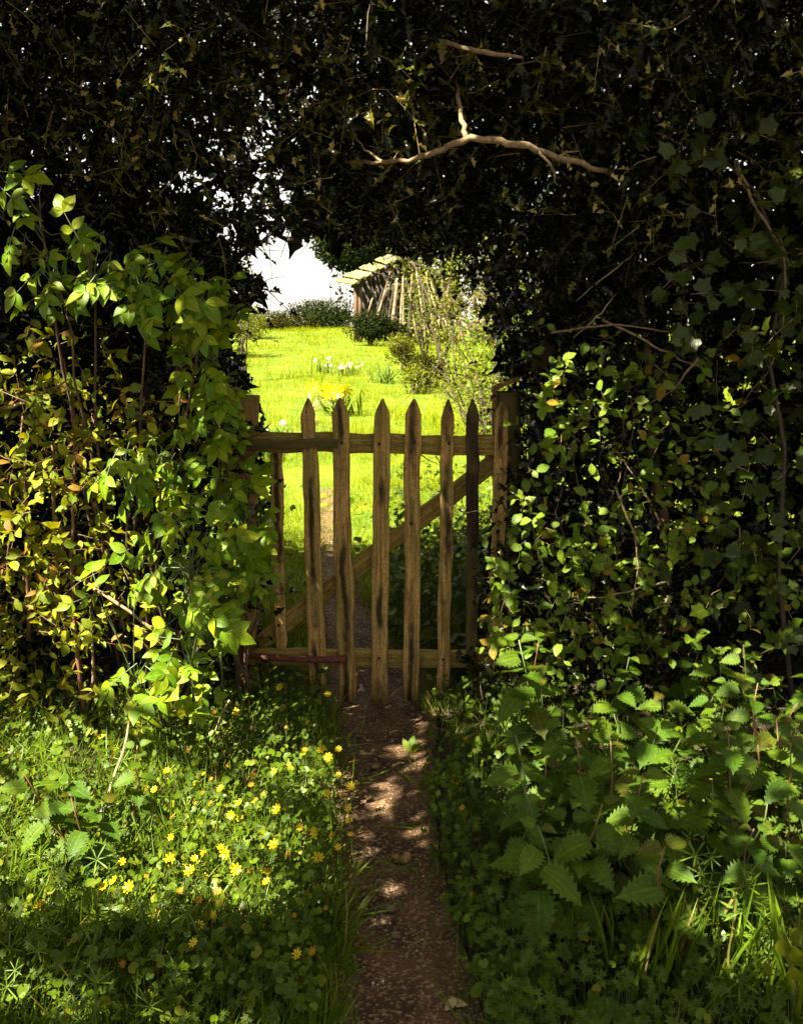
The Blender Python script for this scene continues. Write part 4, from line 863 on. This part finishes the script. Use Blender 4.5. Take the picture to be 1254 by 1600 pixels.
# bindweed-like pale leaves burnt out by sun at right
rt = root('hedge_bindweed', atz(1235, 1560, .06), 'sunlit pale bindweed leaves at the right edge above the long grass', 'bindweed')
for x, y, s in ((1218, 1468, .034), (1240, 1480, .04), (1236, 1510, .032), (1196, 1505, .024), (1246, 1450, .03)):
    P = atz(x, y, .3); link('leaf', shared('leaf_bindweed', T['brleaf'], M['lime']), rt, Matrix(frames(np.array([P-loc_of(rt)]), np.array([[U(-.5, .5), -.3, -.8]]), np.array([[-.5, -.6, .6]]), s)[0].tolist()))
    mb = MB(); mb.tube(curve(loc_of(rt), P, .02, 6, .004), np.full(6, .0012), 4); mb.build('stem', M['stem'], rt)
# bits of debris on the path
def twiglet(x0, y0, x1, y1, r, lab, mat='straw', z=.022):
    mb = MB(); mb.tube(curve(atz(x0, y0, z), atz(x1, y1, z+.004), .004, 6, .002), np.linspace(r, r*.6, 6), 5); o = mb.build('fallen_twig', M[mat]); o['label'] = lab; o['category'] = 'twig'
twiglet(610, 1088, 630, 1072, .003, 'pale split twig lying behind the third and fourth pickets'); twiglet(612, 1088, 640, 1100, .0015, 'thin dry stem beside the pale split twig under the gate')
twiglet(545, 1165, 585, 1162, .0012, 'thin straw lying across the path below the gate'); twiglet(612, 1198, 632, 1192, .004, 'short brown twig on the path', 'bark')
twiglet(675, 1235, 680, 1218, .002, 'reddish twig at the right path edge', 'redstem'); twiglet(625, 1470, 655, 1480, .001, 'thin dark straw on the lower path', 'bark')
B = atz(564, 1080, .02); rt = root('dead_leaf', B, 'pale curled dead leaf standing between two pickets on the path', 'leaf')
for d_ in ((.1, -.2, 1), (-.3, -.3, -.2), (.35, -.3, -.2)):
    link('leaf_lobe', shared('leaf_dead', T['elderlow'], M['white']), rt, Matrix(frames(np.array([[0, 0, .012]]), np.array([d_]), np.array([[0, -1, .3]]), .02)[0].tolist()))
B = atz(714, 1560, .03); rt = root('dead_leaf', B, 'brown crumpled dead leaf at the lower right edge of the path', 'leaf')
for j in range(4): link('leaf_lobe', shared('leaf_dead', T['elderlow'], M['straw']), rt, Matrix(frames(rng.normal(0, .006, (1, 3)), rng.normal(0, 1, (1, 3))*[1, 1, .3], np.array([[0, -.4, 1]]), .035)[0].tolist()))
bulk('leaf_litter', 'elderlow', frames(*(lambda P: (P, rng.normal(0, 1, P.shape)*[1, 1, .2], rng.normal(0, .3, P.shape)+[0, 0, 1.]))((lambda x, y: np.stack([x, y, gz(x, y)+.02], -1))(U(-.4, .4, 500), U(1.2, 5, 500))), U(.006, .016, 500)), M['bark'])

# ------------------------------------------------------------------ beyond the gate
# weeds just behind the gate
def behind(name, n, box, tkey, mat, s0, s1, h0, h1, dfn):
    px, py = U(box[0], box[2], n), U(box[1], box[3], n); P = atz(px, py, .05); k_ = (rng.random(n) < dfn(px, py)); P = P[k_]
    l, r = path_edges(P[:, 1]); P = P[((P[:, 0] < l-.02) | (P[:, 0] > r+.02)) & (P[:, 1] > 3.3)]; m_ = len(P)
    P[:, 2] = gz(P[:, 0], P[:, 1])+U(h0, h1, m_)*(1-.0*P[:, 0])
    bulk(name, tkey, frames(P, rng.normal(0, 1, (m_, 3)), np.array([-.1, -.4, .8])+rng.normal(0, .4, (m_, 3)), U(s0, s1, m_)), mat)
behind('weed_leaves', 5000, (300, 800, 1000, 1110), 'round', M['round'], .03, .06, .02, .16, lambda x, y: .06+.8*(x > 610))
behind('weed_leaves', 2600, (560, 780, 1000, 1110), 'herb', M['herb'], .05, .1, .05, .3, lambda x, y: .8*(x > 600))
def field_grass(n, y0, y1, pw, h0, h1, w_, mat, xr=.75, dfn=None):
    y = y0+(y1-y0)*rng.random(n)**pw; x = U(-1, 1, n)*(xr*y*.42+1.2); l, r = path_edges(y)
    k_ = (y > 5.6) | (x < l) | (x > r) | (rng.random(n) < np.clip((y-4.9)/.7, 0, 1)) | (rng.random(n) < .12)
    if dfn is not None: k_ &= rng.random(n) < dfn(x, y)
    x, y = x[k_], y[k_]; m_ = len(x); P = np.stack([x, y, gz(x, y)-.01], -1)
    cl = .5+.5*np.sin(x*2.9+1.7*np.sin(y*1.3))*np.cos(y*1.9+x)
    Hh = (h0+(h1-h0)*rng.random(m_))*(.55+.8*cl)
    D = np.tile([0, 0, 1.], (m_, 1))+rng.normal(0, .35, (m_, 3))
    A_ = frames(P, D, rng.normal(0, 1, (m_, 3))*[1, 1, .2]+[-.3, -.5, .3], Hh); A_[:, :3, 0] *= w_*(.6+.09*y)[:, None]
    return bulk('meadow_grass', 'blade', A_, mat)
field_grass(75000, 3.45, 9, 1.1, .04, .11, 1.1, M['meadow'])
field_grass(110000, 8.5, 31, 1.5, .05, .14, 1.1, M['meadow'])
# daffodils
def daffodil(px, py, Y, n, label, mat='petal', s=.05, leaves=24, h=.35, fan=.35, lw=2.4, lmat='nettle'):
    B = at(px, py, Y); B[2] = gz(B[0], B[1]); rt = root('daffodil_clump', B, label, 'flowers')
    if leaves:
        A_ = frames(rng.normal(0, .1, (leaves, 3))*[1, 1, 0]+B, np.array([0, 0, 1.])+rng.normal(0, fan, (leaves, 3)), rng.normal(0, 1, (leaves, 3))+[0, -1, 0], U(.7, 1.1, leaves)*h); A_[:, :3, 0] *= lw
        for a_ in A_:
            a_[:3, 3] -= B; link('leaf', shared('blade_d', T['strap'], M[lmat]), rt, Matrix(a_.tolist()))
    for j in range(n):
        q = rng.normal(0, .14, 3)*[1.2, 1, 0]+[0, 0, h*U(.75, 1.15)]
        mb = MB(); mb.tube([np.array([q[0]*.5, q[1]*.5, 0])+B, q+B], [.004, .003], 4); mb.build('stem', M['stem'], rt)
        link('flower', FL_ME if mat == 'petal' else WH2, rt, Matrix(frames(q[None], rng.normal(0, 1, (1, 3)), np.array([[-.3, -1, .5]])+rng.normal(0, .2, (1, 3)), s)[0].tolist()))
WH2 = rawmesh('flower', FL[0], FL[1], M['white'], FL[2])
daffodil(530, 606, 10.5, 9, 'clump of bright yellow daffodils in the middle of the meadow', s=.10, leaves=40, h=.30, fan=.4, lmat='bramble')
daffodil(490, 612, 10.8, 0, 'pale bleached leaves fanning left of the daffodil clump', leaves=7, h=.25, fan=.9, lw=3, lmat='white')
daffodil(540, 572, 14.5, 16, 'drift of cream and pink narcissi behind the daffodil clump', 'white', .036, 20, .18)
daffodil(505, 566, 15, 5, 'small drift of pale narcissi left of the pink ones', 'white', .04, 16, .22)
daffodil(415, 672, 7.6, 4, 'pale yellow flower clump by the left end of the top rail', 'white', .05, 24, .22)
daffodil(440, 650, 8.6, 6, 'pale yellow primrose clump left of the first picket', 'white', .045, 20, .18)
daffodil(600, 584, 13.5, 0, 'tall dark green tuft right of the narcissi', leaves=40, h=.3, fan=.3, lmat='nettle', lw=1.3)

def crown(rt, C, R, n, leaf, mat, tkey='small', up=.5, lump=.25, nl=9, name='crown'):
    """leaf clusters spread through a lumpy volume: uneven edge and gaps"""
    C = np.array(C, float); R = np.array(R, float)
    lc = nrm(rng.normal(0, 1, (nl, 3)))*(.45+.35*rng.random((nl, 1))); lr = .35+.3*rng.random(nl)
    k_ = rng.integers(0, nl, n); d = nrm(rng.normal(0, 1, (n, 3))); q = lc[k_]+d*(lr[k_]*(.55+.5*rng.random(n)**.6))[:, None]
    q = np.where((rng.random(n) < .25)[:, None], d*(.8*rng.random(n)**.4)[:, None], q)
    P = C+q*R; bot = gz(P[:, 0], P[:, 1])
    k2 = P[:, 2] > bot; P = P[k2]; m_ = len(P)
    A_ = frames(P, rng.normal(0, 1, (m_, 3)), nrm(q[k2])+np.array([0, 0, up])+rng.normal(0, .5, (m_, 3)), leaf*U(.6, 1.3, m_))
    return bulk(name, tkey, A_, mat, rt)
def bush(px, py, Y, rx, rz, label, mat, n, leaf, ry=None, name='bush', nl=9, up=.5, group=None):
    C = at(px, py, Y); g_ = float(gz(C[0], C[1])); rt = root(name, (C[0], C[1], g_), label, name.replace('_', ' '), group)
    crown(rt, C, (rx, ry or rx, rz), n, leaf, mat, nl=nl, up=up)
    for j in range(3):
        mb = MB(); e = C+rng.normal(0, .25, 3)*[rx, rx, rz]; mb.tube(curve((C[0]+U(-.1, .1), C[1], g_-.05), e, .02, 5, .02), np.linspace(.03, .012, 5), 5); mb.build('stem', M['twig'], rt)
    return rt
# big dark tree beyond the hut
C = at(645, 300, 30); bt = root('yew_tree', (C[0]+1.2, 30, float(gz(C[0], 30))), 'large dark evergreen tree behind the wooden hut', 'tree')
crown(bt, C, (3.7, 3, 3.4), 26000, .16, M['far'], nl=16, up=.2); crown(bt, at(560, 345, 29.5), (1.7, 1.6, 1.9), 9000, .14, M['far'], nl=8, up=.2); crown(bt, at(760, 300, 30), (3, 2.6, 3.2), 9000, .16, M['far'], nl=10)
mb = MB(); b_ = loc_of(bt); mb.tube([b_, b_+[0, 0, 2], C+[.6, 0, .5]], [.4, .32, .12], 10); mb.build('trunk', M['twig'], bt)
# far hedges and bushes on the crest
crown(bt, at(548, 388, 29), (1.25, 1.2, .8), 6000, .13, M['far'], nl=7, up=.2)
bush(505, 494, 31, 1.35, .64, 'dark rounded bush on the crest left of the hut', M['boxbush'], 6500, .08)
bush(450, 507, 30, .95, .42, 'brownish bush in the row on the crest left of the hut', M['farbush'], 3500, .07)
bush(424, 506, 29, .7, .45, 'small dark bush second from the left on the crest', M['farbush'], 2200, .06)
bush(395, 512, 22, .45, .5, 'yellow-green flowering bush at the left end of the meadow', M['lime'], 2000, .05)
bush(372, 500, 18, .5, .5, 'pale spring bush half hidden behind the left holly', M['lime'], 1500, .05)
bush(583, 510, 21, .62, .33, 'clipped dark box bush in front of the wooden hut', M['boxbush'], 6500, .05, ry=.4, nl=22)
bush(622, 538, 17, .3, .22, 'bright lime low shrub right of the box bush', M['lime'], 1200, .045)
bush(668, 572, 13, .34, .26, 'dense low shrub with dark gaps right of the narcissi', M['farbush'], 2200, .045)
bush(655, 590, 12.4, .3, .22, 'yellow-green low shrub in front of the dark one', M['lime'], 900, .04)
bush(632, 553, 15, .25, .26, 'grey-green shrub tip between box bush and hut logs', M['farbush'], 800, .04)
bush(760, 600, 9, .5, .35, 'bright weedy shrub just behind the right gate post', M['lime'], 1300, .035)
bush(870, 560, 7.5, .8, .8, 'green shrub behind the right hedge', M['bramble'], 4000, .05)
bush(225, 560, 8, .9, .8, 'green shrub behind the left hedge', M['bramble'], 2500, .06)
for px_, Y_ in ((-500, 34), (60, 33), (900, 34), (1500, 36), (2100, 38)): bush(px_, 470, Y_, 4, 1.6, 'broad dark hedgerow bush far off beside the meadow', M['boxbush'], 5000, .2, group='hedgerow bushes beside the meadow')
# wooden hut with leaning poles
HY = 22.; hg = float(gz(at(600, 520, HY)[0], HY)); hut = root('wooden_hut', (at(600, 520, HY)[0], HY, hg), 'small open wooden hut with sloping pale board roof behind the leaning poles', 'hut')
def slab(name, c, mat, parent, th=.04):
    """a board given by four corners (quad) with thickness downwards"""
    c = np.array(c); n_ = nrm(np.cross(c[1]-c[0], c[3]-c[0])); n_ = n_ if n_[2] > 0 else -n_
    V = np.vstack([c, c-n_*th]); mb = MB(); mb.add(V, [(0, 1, 2, 3), (7, 6, 5, 4), (0, 4, 5, 1), (1, 5, 6, 2), (2, 6, 7, 3), (3, 7, 4, 0)]); return mb.build(name, mat, parent, smooth=False)
e0 = at(549, 443, HY-.45); r0, r1 = at(622, 402, HY-.4), at(608, 396, HY+2.8)
e1 = at(521, 439, HY+2.2); 
N_ = 7; rng2 = np.random.default_rng(5)
for j in range(N_):
    a_, b_ = j/N_+.02, (j+1)/N_-.02; q0, q1 = e0+(r0-e0)*a_, e0+(r0-e0)*b_; s0, s1 = e1+(r1-e1)*a_, e1+(r1-e1)*b_
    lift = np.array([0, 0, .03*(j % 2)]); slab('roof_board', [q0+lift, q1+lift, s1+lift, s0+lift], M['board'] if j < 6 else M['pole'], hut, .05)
br = [(620, 400, HY), (640, 400, HY)]
re0, re1 = at(700, 430, HY+.1), at(690, 424, HY+2.8)
for j in range(4):
    a_, b_ = j/4+.01, (j+1)/4-.01; q0, q1 = r0+(re0-r0)*a_, r0+(re0-r0)*b_; s0, s1 = r1+(re1-r1)*a_, r1+(re1-r1)*b_
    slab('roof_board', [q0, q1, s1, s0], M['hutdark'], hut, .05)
for x, y0, Yp in ((556, 441, HY+.1), (562, 441, HY+.1), (577, 432, HY+.4), (590, 420, HY+.9), (568, 440, HY+2), (700, 432, HY+.2), (650, 415, HY+.1)):
    a = at(x, y0, Yp); mb = MB(); b_ = np.array([a[0]+U(-.03, .03), a[1], float(gz(a[0], a[1]))-.05]); mb.tube([b_, (a+b_)/2, a], [.06, .055, .05], 7); mb.build('post', M['trunk'] if Yp < HY+.3 else M['hutdark'], hut)  # inner posts get the darker colour in place of interior shade
for j in range(9):   # back wall planks, coloured dark to paint the shade inside the hut
    x0 = 552+j*17; a = at(x0, 440, HY+2.3); c = at(x0+16.9, 440, HY+2.3); z0 = float(gz(a[0], a[1])); zt = np.interp(x0, [545, 615, 705], [at(545, 446, HY+2.3)[2], at(615, 408, HY+2.3)[2], at(705, 440, HY+2.3)[2]])
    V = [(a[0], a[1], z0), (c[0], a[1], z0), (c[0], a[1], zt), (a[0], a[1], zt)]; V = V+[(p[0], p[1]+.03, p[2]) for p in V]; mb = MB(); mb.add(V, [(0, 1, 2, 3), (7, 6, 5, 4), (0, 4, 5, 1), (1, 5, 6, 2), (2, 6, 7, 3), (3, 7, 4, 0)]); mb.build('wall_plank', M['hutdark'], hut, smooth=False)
slab('beam', [at(548, 446, HY-.02), at(622, 407, HY-.02), at(622, 407, HY+.1), at(548, 446, HY+.1)], M['hutdark'], hut, .08)
# leaning poles: a separate stack resting on the hut
for j, (bx_, by, tx, ty, wd, mt) in enumerate([(566, 494, 595, 452, 3, 'pole'), (571, 496, 606, 425, 2.6, 'hutdark'), (576, 497, 612, 413, 3, 'pole'), (583, 498, 616, 410, 3.4, 'pole'), (590, 499, 622, 408, 2.4, 'hutdark'), (594, 500, 620, 414, 4.2, 'pole'), (601, 502, 626, 410, 3., 'hutdark'),
                                               (607, 505, 632, 412, 6.2, 'board2'), (617, 508, 634, 408, 3, 'hutdark'), (624, 510, 632, 410, 3.6, 'pole'), (631, 514, 636, 410, 3.4, 'pole'), (638, 518, 640, 412, 3, 'hutdark'), (645, 520, 642, 414, 3.4, 'pole'),
                                               (652, 524, 640, 406, 3, 'pole'), (660, 524, 644, 414, 3.2, 'hutdark'), (668, 526, 650, 418, 3.6, 'pole'), (677, 528, 652, 412, 3, 'pole'), (686, 526, 656, 424, 3.8, 'hutdark'), (696, 524, 664, 430, 3.2, 'pole'), (706, 524, 672, 436, 3.4, 'pole'), (716, 524, 684, 446, 3, 'hutdark'), (728, 522, 694, 452, 3.2, 'pole'), (742, 522, 700, 460, 3, 'pole')]):
    b_ = at(bx_, by, HY-.75-.02*(j % 3)); b_[2] = min(b_[2], float(gz(b_[0], b_[1]))+.12)
    bx_ += rng2.normal(0, 3); tx += rng2.normal(0, 5); ty += rng2.normal(0, 5); mt = 'hutdark' if (mt == 'pole' and rng2.random() < .1) else mt
    b_ = at(bx_, by, HY-.75-.1*(j % 4)); b_[2] = min(b_[2], float(gz(b_[0], b_[1]))+.12)
    t_ = at(tx, ty, HY-.08+.06*(j % 3)); m_ = M['board'] if mt == 'board2' else M[mt]
    mb = MB(); c = curve(b_, t_, 0, 5, .012); r_ = wd*HY/1400/2
    if mt == 'board2': c = np.linspace(b_, t_, 4); mb.tube(c, [r_, r_, r_, r_*.8], 4); o = mb.build('leaning_board', M['pole'], None)
    else: mb.tube(c, np.linspace(r_*1.1, r_*.8, 5), 7); o = mb.build('leaning_pole', m_, None)
    big = 'widest pale board leaning in the middle of the pole stack' if mt == 'board2' else None
    o['label'] = big or ('dark pole leaning against the front of the hut' if mt == 'hutdark' else ('bleached pole leaning on the hut left of the widest board' if bx_ < 605 else ('bleached pole leaning on the hut right of the widest board' if bx_ < 670 else 'outer bleached pole of the stack behind the saplings')))
    o['category'] = 'pole' if mt != 'board2' else 'board'
    if not big: o['group'] = ('dark ' if mt == 'hutdark' else 'bleached left ' if bx_ < 605 else 'bleached right ' if bx_ < 670 else 'outer ')+'poles leaning on the hut'
# log pile on the right
for j in range(26):
    x = U(680, 800); y = U(470, 530); Yl = HY-.4+U(-.3, .3); a = at(x, y, Yl); a[2] = max(a[2], float(gz(a[0], a[1]))+.05)
    d_ = nrm(np.array([U(-1, 1), U(-.4, .4), U(-.5, .6)])); L = U(.3, .8); mb = MB(); mb.tube([a-d_*L/2, a, a+d_*L/2], [.05, .055, .045], 7)
    o = mb.build('log', M['trunk'] if rng.random() < .6 else M['pole']); o['label'] = 'log in the untidy heap right of the pole stack behind the saplings'; o['category'] = 'log'; o['group'] = 'logs in the heap beside the hut'
# saplings with sparse bright leaves on the right of the meadow
def sapling(base, tips, label, nleaf, leaf, mat, rad=.012, name='sapling', group=None, spread=.25):
    B = at(*base); B[2] = gz(B[0], B[1]); rt = root(name, B, label, 'sapling', group); PP = []
    for tx, ty, Y_ in tips:
        e = at(tx, ty, Y_); c = curve(B, e, .0, 9, .03); mb = MB(); mb.tube(c, np.linspace(rad, rad*.3, 9), 6); mb.build('stem', M['twig'], rt)
        k_ = U(.3, 1, nleaf); Q = np.stack([np.interp(k_, np.linspace(0, 1, 9), c[:, q]) for q in range(3)], -1); PP.append(Q)
        for q in range(5):
            s_ = Q[q]; mb = MB(); mb.tube(curve(s_, s_+rng.normal(0, spread, 3)+[0, 0, .1], 0, 4, .01), [.004, .003, .003, .002], 4); mb.build('twig', M['twig'], rt)
    Q = np.vstack(PP); Q = Q+rng.normal(0, spread*.45, Q.shape); m_ = len(Q)
    bulk('foliage', 'small', frames(Q, rng.normal(0, 1, (m_, 3)), np.array([-.3, -.4, .6])+rng.normal(0, .5, (m_, 3)), leaf*U(.6, 1.3, m_)), mat, rt)
sapling((665, 530, 15), [(622, 380, 14.5), (640, 400, 14.5), (655, 420, 15), (665, 450, 15)], 'young bright-leaved sapling in front of the pole stack', 170, .05, M['lime'], .025)
sapling((690, 530, 14), [(668, 370, 14), (690, 400, 14), (710, 385, 14), (700, 440, 14), (730, 420, 14)], 'bushy bright sapling between the pole stack and the holly', 230, .05, M['lime'], .02)
sapling((770, 640, 7.5), [(640, 400, 8), (690, 430, 8), (720, 450, 8), (700, 520, 7.8), (660, 500, 8)], 'bare-stemmed arching sapling leaning left behind the gate post', 150, .03, M['lime'], .014)
sapling((782, 660, 6.5), [(745, 420, 6.8), (760, 450, 6.8), (715, 500, 6.6), (730, 560, 6.5), (690, 600, 6.3), (780, 470, 6.6)], 'upright twiggy sapling just behind the right post', 150, .028, M['lime'], .010)
sapling((790, 520, 12), [(740, 370, 12), (770, 350, 12), (800, 370, 12), (830, 390, 12), (815, 430, 12), (850, 420, 12), (760, 420, 12)], 'yellow-green tree glimpsed through the holly right of the hut', 260, .05, M['lime'], .03)
sapling((378, 520, 14), [(370, 390, 14), (395, 420, 14), (385, 440, 14)], 'slim bright sapling at the left edge of the meadow', 90, .045, M['lime'], .02)
# dry twigs caught on the gate
for x0, y0, x1, y1 in ((655, 709, 688, 728), (680, 712, 692, 735), (715, 775, 731, 802), (560, 1052, 575, 1075)):
    mb = MB(); mb.tube(curve(at(x0, y0, GY+.1), at(x1, y1, GY+.08), 0, 5, .003), [.002, .002, .0015, .0015, .001], 4); o = mb.build('dry_twig', M['twig'])
    o['label'] = 'thin dark dry twig caught behind the pickets'; o['category'] = 'twig'; o['group'] = 'dry twigs behind the pickets'
